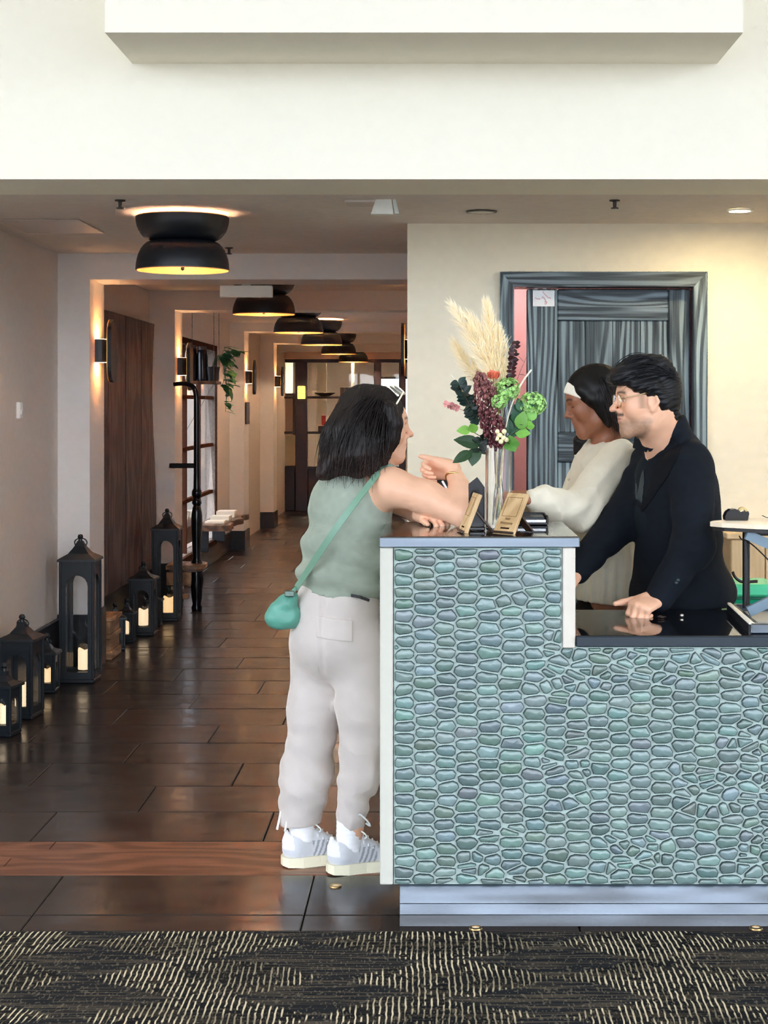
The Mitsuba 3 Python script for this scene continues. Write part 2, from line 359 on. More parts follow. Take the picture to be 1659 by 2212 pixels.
rail(L0, L0 + 0.145, LY0, LY1, 0.01, LT, 'stile', 'm_doorwood'); rail(L1 - 0.10, L1, LY0, LY1, 0.01, LT, 'stile', 'm_doorwood')
rail(L0 + 0.146, L1 - 0.101, LY0, LY1, 1.90, LT, 'rail', 'm_doorrail'); rail(L0 + 0.146, L1 - 0.101, LY0, LY1, 1.23, 1.37, 'rail', 'm_doorrail'); rail(L0 + 0.146, L1 - 0.101, LY0, LY1, 0.01, 0.22, 'rail', 'm_doorrail')
pe = np.linspace(L0 + 0.146, L1 - 0.101, 5)
for z0, z1 in ((1.371, 1.899), (0.221, 1.229)):
    for k in range(4): rail(pe[k] + 0.0008, pe[k + 1] - 0.0008, LY0 + 0.014, LY1 - 0.008, z0, z1, 'panel_board', 'm_doorwood', 0.003)
put('panel_back', bx(L0 + 0.14, L1 - 0.095, LY1 - 0.008, LY1 - 0.002, 0.2, 1.92), 'm_doorwood', parent=door)
# the room seen through the gap
struct('wall_pink', cat(bx(-0.1, 2.2, 8.5, 8.6, 0, CEIL), bx(2.2, 2.3, YB + 0.15, 8.6, 0, CEIL)), 'm_pink')
lt = thing('ceiling_panel_light', 'small ceiling light of the pink room behind the sliding door', 'ceiling light')
put('panel', bx(0.1, 0.8, 7.9, 8.2, CEIL - 0.02, CEIL), 'm_matte', S(240, 240, 235), parent=lt, emit=(0.34, 0.31, 0.31))

# ------------------------------------------------------------------ the room behind the glazed screen at the corridor's end
struct('wall_dining_back', cat(bx(-4.7, -1.08, 29.4, 29.5, 0, CEIL), bx(-0.42, 0.5, 29.4, 29.5, 0, CEIL), bx(-1.08, -0.42, 29.4, 29.5, 0, 1.2), bx(-1.08, -0.42, 29.4, 29.5, 2.0, CEIL)), 'm_wall')
struct('wall_dining_left', bx(-4.8, -4.7, D5, 29.5, 0, CEIL), 'm_wall')
struct('wall_dining_front', bx(-4.7, XL - 0.16, D5, D5 + 0.1, 0, CEIL), 'm_wall')
struct('wall_dining_right', bx(0.5, 0.6, D5 + 3.2, 29.5, 0, CEIL), 'm_wall')
struct('wall_dining_corner', bx(XC, 0.6, D5 + 3.1, D5 + 3.2, 0, CEIL), 'm_wall')
w2 = name('window_2'); labels[w2] = {'kind': 'structure'}
put('frame', cat(bx(-1.1, -1.06, 29.36, 29.5, 1.18, 2.02), bx(-0.44, -0.40, 29.36, 29.5, 1.18, 2.02), bx(-1.06, -0.44, 29.36, 29.5, 1.98, 2.02), bx(-1.06, -0.44, 29.36, 29.5, 1.18, 1.22)), 'm_black', parent=w2)
put('pane', trimesh.Trimesh([[-1.06, 29.45, 1.22], [-0.44, 29.45, 1.22], [-0.44, 29.45, 1.98], [-1.06, 29.45, 1.98]], [[0, 1, 2], [0, 2, 3]], process=False), 'm_pane', parent=w2)

# ------------------------------------------------------------------ the reception counter
Y0, Y1 = 4.60, 5.18
ctr = thing('reception_counter', 'reception counter faced with blue green pebble mosaic, one high and one low top', 'reception counter')
XE = 1.45
body = cat(bx(-0.115, 0.37, Y0 + 0.004, Y1, 0.119, 1.09), bx(0.37, XE, Y0 + 0.004, Y1, 0.119, 0.805))
put('body', body, 'm_matte', S(176, 192, 186), parent=ctr)
put('end_panel', cbx(-0.155, -0.117, Y0 - 0.004, Y1, 0.119, 1.091, 0.003), 'm_matte', S(200, 198, 186), parent=ctr)
put('end_panel', cbx(0.371, 0.408, Y0 - 0.004, Y1, 0.80, 1.091, 0.003), 'm_matte', S(214, 206, 194), parent=ctr)
put('countertop', cbx(-0.155, 0.418, Y0, Y1, 1.091, 1.1215, 0.002), 'm_mirror', S(12, 12, 14), parent=ctr)
put('countertop', cbx(0.409, XE, Y0, Y1, 0.8055, 0.836, 0.002), 'm_mirror', S(10, 11, 14), parent=ctr)
put('edge_band', cbx(-0.157, 0.42, Y0 - 0.012, Y0 - 0.001, 1.090, 1.1205, 0.003), 'm_steel', parent=ctr)
put('edge_band', cbx(0.41, XE, Y0 - 0.012, Y0 - 0.001, 0.8045, 0.835, 0.003), 'm_satin', S(30, 42, 52), parent=ctr)
def slant(z0, z1, ya, yb):
    return fixn(trimesh.convex.convex_hull(np.array([[x_, y_, z_] for x_ in (-0.098, XE) for y_, z_ in ((ya, z0), (yb, z1), (yb + 0.03, z1), (yb + 0.03, z0))])))
put('kick_plate', slant(0.063, 0.119, Y0 + 0.008, Y0 + 0.034), 'm_steel', parent=ctr); put('kick_plate', slant(0.031, 0.061, Y0 + 0.006, Y0 + 0.02), 'm_steel', parent=ctr)
put('base_lip', slant(0.0, 0.0295, Y0 - 0.004, Y0 + 0.012), 'm_steel', parent=ctr)
put('plinth', bx(-0.09, XE, Y0 + 0.04, Y1, 0.0, 0.12), 'm_black', parent=ctr)
sites = []
ci = 0; x = -0.15
while x < XE + 0.06:
    w = 0.064 * rng.uniform(0.86, 1.14)
    z = 0.10 + (0.0175 if ci % 2 else 0)
    while z < 1.13:
        h = 0.0352
        cl = meshkit.noise(np.array([x * 5.1, z * 5.1, 2.0]))
        if cl > 0.66 and rng.random() < 0.6:      # patches of small broken pieces
            for _ in range(2): sites.append((x + rng.uniform(-.028, .028), z + rng.uniform(-.014, .014)))
        else: sites.append((x + rng.uniform(-.009, .009), z + rng.uniform(-.0045, .0045)))
        z += h
    x += w; ci += 1
sites = np.array(sites) * [1, 1.55]
vor = Voronoi(sites)
region = sbox(-0.115, 0.119, XE - 0.004, 0.803).union(sbox(-0.115, 0.119, 0.3695, 1.089))
stones = []
for k, r in enumerate(vor.point_region):
    r = vor.regions[r]
    if not r or -1 in r: continue
    q = Polygon(vor.vertices[r] / [1, 1.55]).intersection(region)
    if q.is_empty or q.geom_type != 'Polygon': continue
    q = q.buffer(-0.0062, join_style=2).buffer(0.0036, join_style=1, quad_segs=2).simplify(0.0006)
    if q.is_empty or q.geom_type != 'Polygon' or q.area < 6e-5: continue
    stones.append(q)
def stone_mesh(q):
    c = np.array(q.exterior.coords)[:-1]
    if q.exterior.is_ccw: c = c[::-1]
    if len(c) > 11:
        L = q.exterior.length; c = np.array([q.exterior.interpolate(t * L / 11).coords[0] for t in range(11)])
        if q.exterior.is_ccw: c = c[::-1]
    n = len(c); m = c.mean(0); h = 0.0075
    d = m - c; dl = np.linalg.norm(d, axis=1, keepdims=True); ins = c + d / dl * np.minimum(0.0042, dl * 0.4)
    rings = [(c, 0.004), (c + d / dl * 0.0005, -h * 0.55), (ins, -h)]
    v = np.vstack([np.c_[r[:, 0], np.full(n, Y0 + y), r[:, 1]] for r, y in rings] + [[[m[0], Y0 - h - 0.0012, m[1]]]])
    f = []
    for a in range(2):
        for i in range(n):
            j = (i + 1) % n
            f += [[a * n + i, a * n + j, a * n + n + j], [a * n + i, a * n + n + j, a * n + n + i]]
    f += [[2 * n + i, 2 * n + (i + 1) % n, 3 * n] for i in range(n)]
    col = np.array([0] * n + [0.25] * n + [0.8] * n + [1.0])
    mm = trimesh.Trimesh(v, np.array(f), process=False)
    if mm.face_normals[-1][1] > 0: mm.faces = mm.faces[:, ::-1]
    return mm, col
vis = [(q.area * (1.0 if q.centroid.x < 0.955 else 0.0), k) for k, q in enumerate(stones)]
big = {k for a, k in sorted(vis, reverse=True)[:300] if a > 0}
rest, restc = [], []
dark = S(24, 32, 34)
for k, q in enumerate(stones):
    m, t = stone_mesh(q)
    base = S(*(np.array([116, 138, 134]) * rng.uniform(0.82, 1.1) + rng.normal(0, 3, 3)))
    col = dark + (base - dark) * t[:, None]
    if k in big: put('stone', m, 'm_stone', col, True, parent=ctr)
    else: rest.append(m); restc.append(col)
tag(put('small_stones', cat(rest), 'm_stone', np.vstack(restc), True, parent=ctr), 'remaining smaller stones of the mosaic', kind='stuff')

# ------------------------------------------------------------------ lamps of the corridor
WARM = np.array([1.0, 0.70, 0.45])
def arc(r0, z0, r1, z1, n=9, bulge=0.35):
    """Profile from (r0, z0) to (r1, z1), bowed like a bowl."""
    t = np.linspace(0, 1, n)
    r = r0 + (r1 - r0) * np.sin(t * np.pi / 2) ** 0.9; z = z0 + (z1 - z0) * (1 - np.cos(t * np.pi / 2))
    return np.c_[r, z]
def bowl(r0, z0, r1, z1, t=0.004):
    o = arc(r0, z0, r1, z1); i = o.copy(); s = np.sign(z1 - z0); i[:, 0] -= t; i[:, 1] += 0 * s; i[0, 1] += s * t * 1.5
    return np.vstack([[[0.0, z0]], o]), np.vstack([[[0.0, z0 + s * 0.006]], i + [[0, s * 0.004]] * len(i)])
def bowl_lamp(x, y, label, power=1.0):
    k = thing('bowl_ceiling_lamp', label, 'ceiling lamp', 'double bowl lamps in a row along the corridor ceiling')
    R, zb, zw, zt = 0.2055, 2.098, 2.226, 2.33
    for nm, z1 in (('lower_bowl', zb), ('upper_bowl', zt)):
        o, i = bowl(0.125, zw, R, z1)
        b = put(nm, lathe(np.vstack([o, [[R - 0.002, z1]]]), 40, (x, y, 0)), 'm_satin', S(14, 20, 27), 35, parent=k)
        put('liner', lathe(i, 40, (x, y, 0)), 'm_satin', S(226, 158, 92), 35, parent=b)
        s = 1 if z1 > zw else -1
        m = trimesh.creation.icosphere(2, 0.024); m.apply_translation((x, y, zw + s * 0.06))
        put('bulb', m, 'm_matte', S(255, 230, 190), True, parent=b, emit=WARM * 14 * LAMP * power * (1.6 if s > 0 else 1.0))
        put('socket', lathe([[0, zw], [0.018, zw], [0.018, zw + s * 0.04], [0, zw + s * 0.04]], 12, (x, y, 0)), 'm_satin', S(40, 34, 28), 40, parent=b)
    put('stem', lathe([[0, zt - 0.06], [0.012, zt - 0.06], [0.012, CEIL], [0, CEIL]], 12, (x, y, 0)), 'm_satin', S(20, 24, 30), 40, parent=k)
    put('finial', lathe([[0, zb - 0.004], [0.008, zb + 0.002], [0.005, zb + 0.05], [0, zb + 0.05]], 10, (x, y, 0)), 'm_satin', S(30, 26, 24), 40, parent=k)
LL = ['black double bowl ceiling lamp nearest the camera, hanging before the first doorway beam', 'second double bowl ceiling lamp, half hidden by the white sign box', 'third double bowl lamp down the corridor, behind the second one',
      'fourth double bowl lamp down the corridor', 'fifth double bowl lamp, last but one before the glazed screen', 'farthest double bowl lamp, right in front of the glazed screen']
for k in range(6):
    y = 7.07 + (0, 3.42, 6.1, 8.75, 11.6, 15.0)[k]
    bowl_lamp(-1.112 + (0, -.004, -.003, .0, .0, .0)[k], y, LL[k], (0.6, 0.9, 2.2, 3.2, 3.4, 3.4)[k])

def sconce(xw, y, z, side, label):
    """On a face at x = xw looking to side (+1: into +x)."""
    k = thing('wall_sconce', label, 'wall lamp', 'black capsule sconces on the corridor piers')
    def X(a): return xw + side * a
    ang = np.linspace(0, np.pi, 13)
    W, H = 0.085, 0.18
    st = [(y + W * math.cos(a), z + H - W + W * math.sin(a)) for a in ang] + [(y - W * math.cos(a), z - H + W - W * math.sin(a)) for a in ang]
    pl = Polygon(st)
    M = np.array([[0, 0, side, X(0.078)], [1, 0, 0, 0], [0, 1, 0, 0], [0, 0, 0, 1.0]])
    sh = put('shield', fixn(extrude(pl, 0.02, M)), 'm_satin', S(16, 22, 28), parent=k)
    M2 = M.copy(); M2[0, 3] = X(0.072)
    put('gilt_back', fixn(extrude(pl.buffer(0.001), 0.006, M2)), 'm_metal', S(222, 178, 110), parent=sh)
    hc = Polygon([(0.075 * math.sin(a) , y + 0.055 * math.cos(a)) for a in np.linspace(0, np.pi, 13)])
    m = trimesh.creation.extrude_polygon(Polygon([(X(px), py) for px, py in hc.exterior.coords[:-1]]), 0.13, engine='earcut'); m.apply_translation((0, 0, z - 0.065))
    put('body', fixn(m), 'm_satin', S(20, 30, 38), parent=k)
    cap_ = Polygon([(X(px * 0.86 + 0.002), y + (py - y) * 0.86) for px, py in hc.exterior.coords[:-1]])
    for s in (1, -1):
        b = trimesh.creation.extrude_polygon(cap_, 0.002, engine='earcut'); b.apply_translation((0, 0, z + s * 0.0662 - 0.001))
        put('diffuser', fixn(b), 'm_matte', S(255, 226, 180), parent=k, emit=WARM * [1, 0.82, 0.62] * 2.0 * LAMP)
sconce(-1.93, 9.15, 1.81, 1, 'black capsule wall sconce on the nearest pier, above the tall front lantern')
sconce(-1.922, 12.02, 1.79, 1, 'black capsule wall sconce on the second pier, left of the hanging plant')
sconce(-1.96, 16.68, 1.79, 1, 'black capsule wall sconce on the third pier above the small dark plaque')
sconce(-1.945, 19.6, 1.79, 1, 'farthest capsule wall sconce, on the pier beside the glazed screen')
sconce(XC, 10.9, 1.88, -1, 'black sconce half hidden at the right edge of the corridor opening')

# ------------------------------------------------------------------ ceiling and wall fittings
def disc_light(px, py, label, on=True):
    d = (CEIL - EYE) * F / (PY0 - py); x = (px - PX0) * d / F
    k = thing('ceiling_downlight' if on else 'ceiling_speaker', label, 'ceiling light' if on else 'ceiling speaker')
    r = 0.058 if on else 0.068
    put('rim', lathe([[r - 0.012, CEIL], [r, CEIL - 0.001], [r, CEIL - 0.006], [r - 0.012, CEIL - 0.008], [r - 0.012, CEIL]], 32, (x, d, 0)), 'm_satin', S(235, 228, 214) if on else S(60, 52, 46), 40, parent=k)
    if on: put('lens', lathe([[0.0, CEIL - 0.006], [r - 0.011, CEIL - 0.005]], 32, (x, d, 0)), 'm_matte', S(255, 240, 210), False, parent=k, emit=np.array([1.0, 0.80, 0.46]) * 13 * LAMP)
    else: put('cover', lathe([[0.0, CEIL - 0.01], [r - 0.011, CEIL - 0.007]], 32, (x, d, 0)), 'm_satin', S(196, 184, 166), False, parent=k)
    m = scene[[q for q in scene if q.startswith(k + ('__lens' if on else '__cover'))][0]]
    return k
disc_light(1598, 453, 'glowing recessed downlight in the reception ceiling at the right')
disc_light(1040, 456, 'flat unlit ceiling disc above the flowers', False)
def sprinkler(x, y, label):
    k = thing('sprinkler', label, 'sprinkler', 'ceiling sprinklers')
    put('stem', lathe([[0, CEIL], [0.022, CEIL], [0.022, CEIL - 0.005], [0.008, CEIL - 0.008], [0.007, CEIL - 0.032], [0, CEIL - 0.032]], 14, (x, y, 0)), 'm_satin', S(48, 40, 36), 40, parent=k)
    put('deflector', lathe([[0, CEIL - 0.032], [0.016, CEIL - 0.032], [0.016, CEIL - 0.036], [0, CEIL - 0.036]], 14, (x, y, 0)), 'm_satin', S(48, 40, 36), 40, parent=k)
sprinkler(-1.30, 6.62, 'small dark ceiling sprinkler at the far left, left of the front lamp')
sprinkler(0.75, 6.62, 'small dark ceiling sprinkler above the reception door')
sprinkler(-1.105, 8.62, 'small dark ceiling sprinkler just behind the front lamp')
k = thing('motion_sensor', 'white wedge shaped sensor under the ceiling, left of the reception wall corner', 'sensor')
x, y = -0.205, 6.60
put('housing', fixn(extrude(Polygon([(x - 0.035, CEIL), (x + 0.03, CEIL), (x + 0.038, CEIL - 0.06), (x - 0.055, CEIL - 0.06)]), 0.05, XZ(y))), 'm_satin', S(232, 234, 224), parent=k)
put('lens', fixn(extrude(Polygon([(x + 0.034, CEIL), (x + 0.048, CEIL), (x + 0.062, CEIL - 0.058), (x + 0.044, CEIL - 0.058)]), 0.045, XZ(y + 0.002))), 'm_satin', S(206, 214, 206), parent=k)
put('ceiling_plate', cbx(-0.37, -0.235, 6.6, 6.75, CEIL - 0.012, CEIL, 0.003), 'm_satin', S(206, 196, 184), label='flat pale plate on the ceiling beside the white sensor', cat='ceiling plate')
put('ceiling_hatch', cbx(-2.0, -1.62, 7.3, 7.85, CEIL - 0.006, CEIL, 0.003), 'm_satin', S(196, 184, 176), label='pale access hatch in the ceiling above the left wall', cat='access hatch')
k = thing('wall_thermostat', 'small white thermostat on the left wall', 'thermostat')
put('case', cbx(XL, XL + 0.022, 8.06, 8.12, 1.43, 1.515, 0.005), 'm_satin', S(236, 232, 226), parent=k)
put('button', cbx(XL + 0.02, XL + 0.027, 8.075, 8.105, 1.45, 1.475, 0.002), 'm_satin', S(206, 204, 198), parent=k)
k = thing('sign_box', 'blank white sign box hanging under the first doorway beam', 'sign')
put('case', cbx(-1.247, -0.94, 9.30, 9.345, 2.128, 2.197, 0.004), 'm_satin', S(240, 238, 226), parent=k)
put('bracket', bx(-1.12, -1.07, 9.31, 9.335, 2.19, 2.205), 'm_satin', S(190, 188, 180), parent=k)
k = thing('wall_plaque', 'small dark plaque on the third pier below its sconce', 'plaque')
put('plate', cbx(-1.958, -1.94, 16.5 + 0.06, 16.5 + 0.34, 1.30, 1.53, 0.003), 'm_satin', S(52, 38, 34), parent=k)
def floor_light(x, y, label):
    k = thing('floor_light', label, 'floor light')
    put('ring', lathe([[0.012, 0.0], [0.02, 0.0], [0.018, 0.004], [0.012, 0.005], [0.012, 0]], 20, (x, y, 0)), 'm_metal', S(190, 160, 110), 40, parent=k)
    put('lens', lathe([[0, 0.0035], [0.0118, 0.003]], 20, (x, y, 0)), 'm_matte', S(255, 235, 200), False, parent=k, emit=np.array([1, 0.7, 0.36]) * 0.35)
floor_light(-0.306, 4.976, 'small glowing floor light in the dark tiles in front of the white shoes')
floor_light(0.12, 4.576, 'small glowing floor light under the middle of the counter kick plate')
floor_light(0.923, 4.576, 'small glowing floor light at the right end of the kick plate')

# ------------------------------------------------------------------ lanterns and their candles
IRON = S(22, 30, 36)
def arch(w, z0, z1, n=10):
    r = w / 2
    return Polygon([(-r, z0), (r, z0)] + [(r * math.cos(a), z1 - r + r * math.sin(a)) for a in np.linspace(0, np.pi, n)])
def lantern(x, y, w, h, roof, label, ring=True, rot=0.0, cz=0.07, cr=0.033, ch=0.11, clabel=None, warm=1.0, simple=False, coff=0.0):
    k = thing('floor_lantern', label, 'lantern', 'dark metal lanterns along the left wall')
    M = np.eye(4); c, s = math.cos(rot), math.sin(rot); M[:3, :3] = [[c, -s, 0], [s, c, 0], [0, 0, 1]]; M[:3, 3] = (x, y, 0)
    def P_(nm, m, mat='m_satin', col=IRON, sm=30):
        m = m.copy(); m.apply_transform(M); return put(nm, m, mat, col, sm, parent=k)
    a = w / 2
    P_('base', cbx(-a - 0.006, a + 0.006, -a - 0.006, a + 0.006, 0.0, 0.022, 0.005))
    P_('floor_plate', cbx(-a + 0.004, a - 0.004, -a + 0.004, a - 0.004, 0.02, 0.05, 0.003))
    ww = w * 0.66
    pan = sbox(-a, 0.022, a, h).difference(arch(ww, 0.058 if h > 0.3 else 0.045, h - 0.075 * w / 0.18))
    for q in range(4):
        m = fixn(extrude(pan, 0.006, XZ(-a)))
        R = np.eye(4); R[:3, :3] = [[math.cos(q * np.pi / 2), -math.sin(q * np.pi / 2), 0], [math.sin(q * np.pi / 2), math.cos(q * np.pi / 2), 0], [0, 0, 1]]
        m.apply_transform(R); f = P_('arched_side', m, sm=False)
        z0, z1, r = 0.05, h - 0.06 * w / 0.18, ww / 2 + 0.004
        g = trimesh.Trimesh([[-r, -a + 0.008, z0], [r, -a + 0.008, z0], [r, -a + 0.008, z1], [-r, -a + 0.008, z1]], [[0, 1, 2], [0, 2, 3]], process=False)
        g.apply_transform(R); g.apply_transform(M); put('pane', g, 'm_pane', parent=f)
    for sx_ in (-1, 1):
        for sy_ in (-1, 1): P_('corner_post', cbx(sx_ * a - 0.007, sx_ * a + 0.007, sy_ * a - 0.007, sy_ * a + 0.007, 0.02, h, 0.003))
    # concave pyramid roof
    lv = [(a + 0.016, h), (a + 0.014, h + 0.012), (a * 0.62, h + roof * 0.38), (a * 0.32, h + roof * 0.72), (0.014, h + roof)]
    v = [[sx_ * r, sy_ * r, z] for r, z in lv for sx_, sy_ in ((-1, -1), (1, -1), (1, 1), (-1, 1))]
    f = [[0, 2, 1], [0, 3, 2]]
    for q in range(len(lv) - 1):
        for e in range(4):
            e2 = (e + 1) % 4; f += [[q * 4 + e, q * 4 + e2, q * 4 + 4 + e2], [q * 4 + e, q * 4 + 4 + e2, q * 4 + 4 + e]]
    b = (len(lv) - 1) * 4; f += [[b, b + 1, b + 2], [b, b + 2, b + 3]]
    P_('roof', trimesh.Trimesh(np.array(v, float), np.array(f), process=False), sm=False)
    zt = h + roof
    P_('finial', lathe([[0.013, zt - 0.004], [0.010, zt + 0.012], [0.016, zt + 0.022], [0.011, zt + 0.034], [0, zt + 0.038]], 14))
    if ring:
        r = w * 0.19; t = np.linspace(0, 2 * np.pi, 25)[:-1]
        P_('ring_handle', tube(np.c_[r * np.cos(t), 0.01 + 0 * t, zt - 0.01 + r * 0.72 * np.sin(t)], 0.0035, 6, closed=True), sm=True)
    if clabel:
        kk = thing('candle', clabel, 'candle', 'cream pillar candles in the lanterns')
        u = np.linspace(0, 2 * np.pi, 29)[:-1]; zs = cz + ch * np.array([0, 0.03, 0.5, 0.93, 1.0])
        cx, cy = x + coff, y - 0.0
        rr = np.array([0.97, 1, 1, 1, 0.94]) * cr
        v = np.stack([np.c_[cx + rr[q] * np.cos(u), cy + rr[q] * np.sin(u), zs[q] + (0.05 * ch * np.sin(u * 2 + x * 9) + 0.03 * ch * np.sin(3 * u) if q > 2 else 0 * u)] for q in range(5)]).reshape(-1, 3)
        v = np.vstack([v, [[cx, cy, cz], [cx, cy, zs[-1] - 0.12 * ch]]]); n = len(u); f = []
        for q in range(4):
            for e in range(n):
                e2 = (e + 1) % n; f += [[q * n + e, q * n + e2, q * n + n + e2], [q * n + e, q * n + n + e2, q * n + n + e]]
        for e in range(n): f += [[5 * n, (e + 1) % n, e], [5 * n + 1, 4 * n + e, 4 * n + (e + 1) % n]]
        col = S(250, 232, 200) * np.array([1, 0.9 + 0.1 * warm, 0.75 + 0.25 * warm])
        put('wax', trimesh.Trimesh(v, np.array(f), process=False), 'm_satin', S(250, 236, 208), 40, parent=kk, emit=np.array([0.024, 0.0175, 0.0105]) * np.array([1.0, 0.72 + 0.28 * warm, 0.3 + 0.7 * warm]) * 1.15)
        put('wick', tube([[cx, cy, zs[-1] - 0.13 * ch], [cx + 0.002, cy, zs[-1] + 0.006]], 0.0015, 6), 'm_matte', S(40, 32, 26), parent=kk)
lantern(-1.925, 8.70, 0.178, 0.655, 0.105, 'tall dark lantern with an arched window, in front of the nearest white pier', cz=0.062, clabel='cream candle in the tall lantern in front of the nearest pier', coff=0.02)
lantern(-1.865, 11.17, 0.172, 0.63, 0.11, 'tall dark lantern farther back, in front of the second pier beside the black post', cz=0.05, cr=0.035, ch=0.108, clabel='yellow glowing candle in the farther tall lantern', warm=0.45, coff=0.008)
lantern(-1.985, 7.70, 0.15, 0.37, 0.085, 'medium dark lantern with a ring handle, left of the tall front lantern', rot=-0.12, cz=0.052, cr=0.034, ch=0.112, clabel='cream candle in the medium lantern left of the tall one')
lantern(-1.955, 7.27, 0.105, 0.22, 0.07, 'small dark lantern cut off by the left edge of the photo', ring=False, rot=-0.2, cz=0.052, cr=0.02, ch=0.085, clabel='slim candle in the small lantern at the left edge')
lantern(-2.025, 8.36, 0.10, 0.2, 0.07, 'low dark lantern close to the wall between the medium and the tall lantern', cz=0.052, cr=0.0225, ch=0.07, clabel='short amber candle between the medium and the tall lantern', warm=0.6)
lantern(-1.955, 9.80, 0.10, 0.19, 0.06, 'small dark lantern just right of the tall front lantern', ring=False, rot=0.3, cz=0.05, cr=0.017, ch=0.07, clabel='slim candle in the small lantern right of the tall one')
lantern(-1.945, 10.12, 0.09, 0.18, 0.06, 'small dark lantern between the small lantern and the medium far one', ring=False, cz=0.052, cr=0.014, ch=0.085, clabel='thin pale candle right beside the small lantern')
lantern(-1.90, 10.45, 0.15, 0.36, 0.08, 'medium dark lantern left of the farther tall lantern', cz=0.06, cr=0.032, ch=0.105, clabel='pinkish cream candle in the medium lantern left of the farther tall one')
lantern(-1.90, 10.86, 0.085, 0.17, 0.05, 'smallest lantern, squeezed in front of the farther tall lantern', ring=False, cz=0.05, cr=0.014, ch=0.07, clabel='thin candle half hidden beside the farther tall lantern')

# ------------------------------------------------------------------ furniture of the corridor
k = thing('wooden_step_chest', 'low wooden chest with moulded layers behind the tall front lantern', 'chest')
for q, (z0, z1, o) in enumerate(((0, 0.05, 0.012), (0.05, 0.12, 0), (0.12, 0.15, 0.01), (0.15, 0.225, 0), (0.225, 0.25, 0.018))):
    put(('foot', 'body', 'moulding', 'body', 'lid')[q], cbx(-2.088, -1.905 + o, 9.40 - o * 0.5, 9.68, z0 + 0.0005, z1, 0.004), 'm_lightwood', parent=k)
k = thing('antique_bench', 'dark antique bench with a tall black turned post, behind the farther tall lantern', 'bench')
seat = Polygon([(-1.93, 11.5), (-1.70, 11.5), (-1.655, 11.58), (-1.66, 11.72), (-1.70, 11.80), (-1.93, 11.80)])
m = trimesh.creation.extrude_polygon(seat, 0.03, engine='earcut'); m.apply_translation((0, 0, 0.315)); put('seat', m, 'm_lightwood', parent=k)
m = trimesh.creation.extrude_polygon(seat.buffer(-0.02), 0.02, engine='earcut'); m.apply_translation((0, 0, 0.2945)); put('seat_moulding', m, 'm_bench', parent=k)
put('apron', cbx(-1.93, -1.75, 11.52, 11.54, 0.20, 0.2945, 0.003), 'm_lightwood', parent=k)
put('stretcher', cbx(-1.93, -1.78, 11.60, 11.63, 0.09, 0.125, 0.003), 'm_lightwood', parent=k)
BLK = S(12, 14, 18)
px_, py_ = -1.73, 11.66
put('leg', lathe([[0, 0], [0.035, 0], [0.04, 0.02], [0.03, 0.05], [0.038, 0.09], [0.042, 0.16], [0.05, 0.22], [0.042, 0.28], [0.045, 0.296], [0, 0.296]], 20, (px_, py_, 0)), 'm_gloss', BLK, 50, parent=k)
put('post', lathe([[0, 0.345], [0.04, 0.345], [0.04, 0.36], [0.03, 0.38], [0.035, 0.5], [0.042, 0.62], [0.04, 0.7], [0.03, 0.755], [0.024, 0.765], [0.036, 0.785], [0.03, 0.81], [0.024, 0.82], [0.037, 0.845], [0.036, 0.87], [0.025, 0.895], [0.023, 1.0], [0.022, 1.52], [0, 1.52]], 24, (px_, py_, 0)), 'm_gloss', BLK, 50, parent=k)
put('post_crook', tube(spline([[px_, py_, 1.5], [px_ - 0.005, py_, 1.58], [px_ - 0.03, py_, 1.635], [px_ - 0.08, py_, 1.655], [px_ - 0.17, py_, 1.65]], 16), np.linspace(0.022, 0.014, 16), 12), 'm_gloss', BLK, True, parent=k)
put('rail', cbx(-1.93, px_, py_ - 0.012, py_ + 0.012, 1.04, 1.075, 0.004), 'm_gloss', BLK, parent=k)
put('leg', lathe([[0, 0], [0.03, 0], [0.03, 0.296], [0, 0.296]], 12, (-1.885, 11.60, 0)), 'm_gloss', BLK, 50, parent=k)
# wall shelf with dark jars and the trailing plant
k = thing('hanging_shelf', 'dark wooden shelf hung on thin cables in front of the corridor window', 'shelf')
put('board', cbx(-2.09, -1.80, 13.2, 13.55, 1.675, 1.70, 0.004), 'm_bench', parent=k)
for dx, dy in ((-2.0, 13.22), (-1.82, 13.22), (-1.82, 13.53)): put('cable', tube([[dx, dy, 1.70], [dx, dy, CEIL]], 0.0022, 6), 'm_satin', S(60, 50, 44), True, parent=k)
put('lower_cable', tube([[-1.82, 13.22, 1.675], [-2.09, 13.22, 1.22]], 0.002, 6), 'm_satin', S(60, 50, 44), True, parent=k)
for q, (dx, r, h) in enumerate(((-2.03, 0.05, 0.3), (-1.935, 0.045, 0.29))):
    j = thing('storage_jar', ['dark lidded jar on the left of the hanging shelf', 'dark lidded jar next to the trailing plant on the hanging shelf'][q], 'jar')
    put('body', lathe([[0, 1.7], [r * 0.9, 1.7], [r, 1.72], [r, 1.7 + h * 0.75], [r * 0.8, 1.7 + h * 0.9], [0, 1.7 + h * 0.9]], 20, (dx, 13.36, 0)), 'm_gloss', S(16, 18, 30), 45, parent=j)
    put('lid', lathe([[0, 1.7 + h * 0.9], [r * 0.85, 1.7 + h * 0.9], [r * 0.85, 1.7 + h], [0, 1.7 + h]], 20, (dx, 13.36, 0)), 'm_satin', S(70, 66, 66), 45, parent=j)
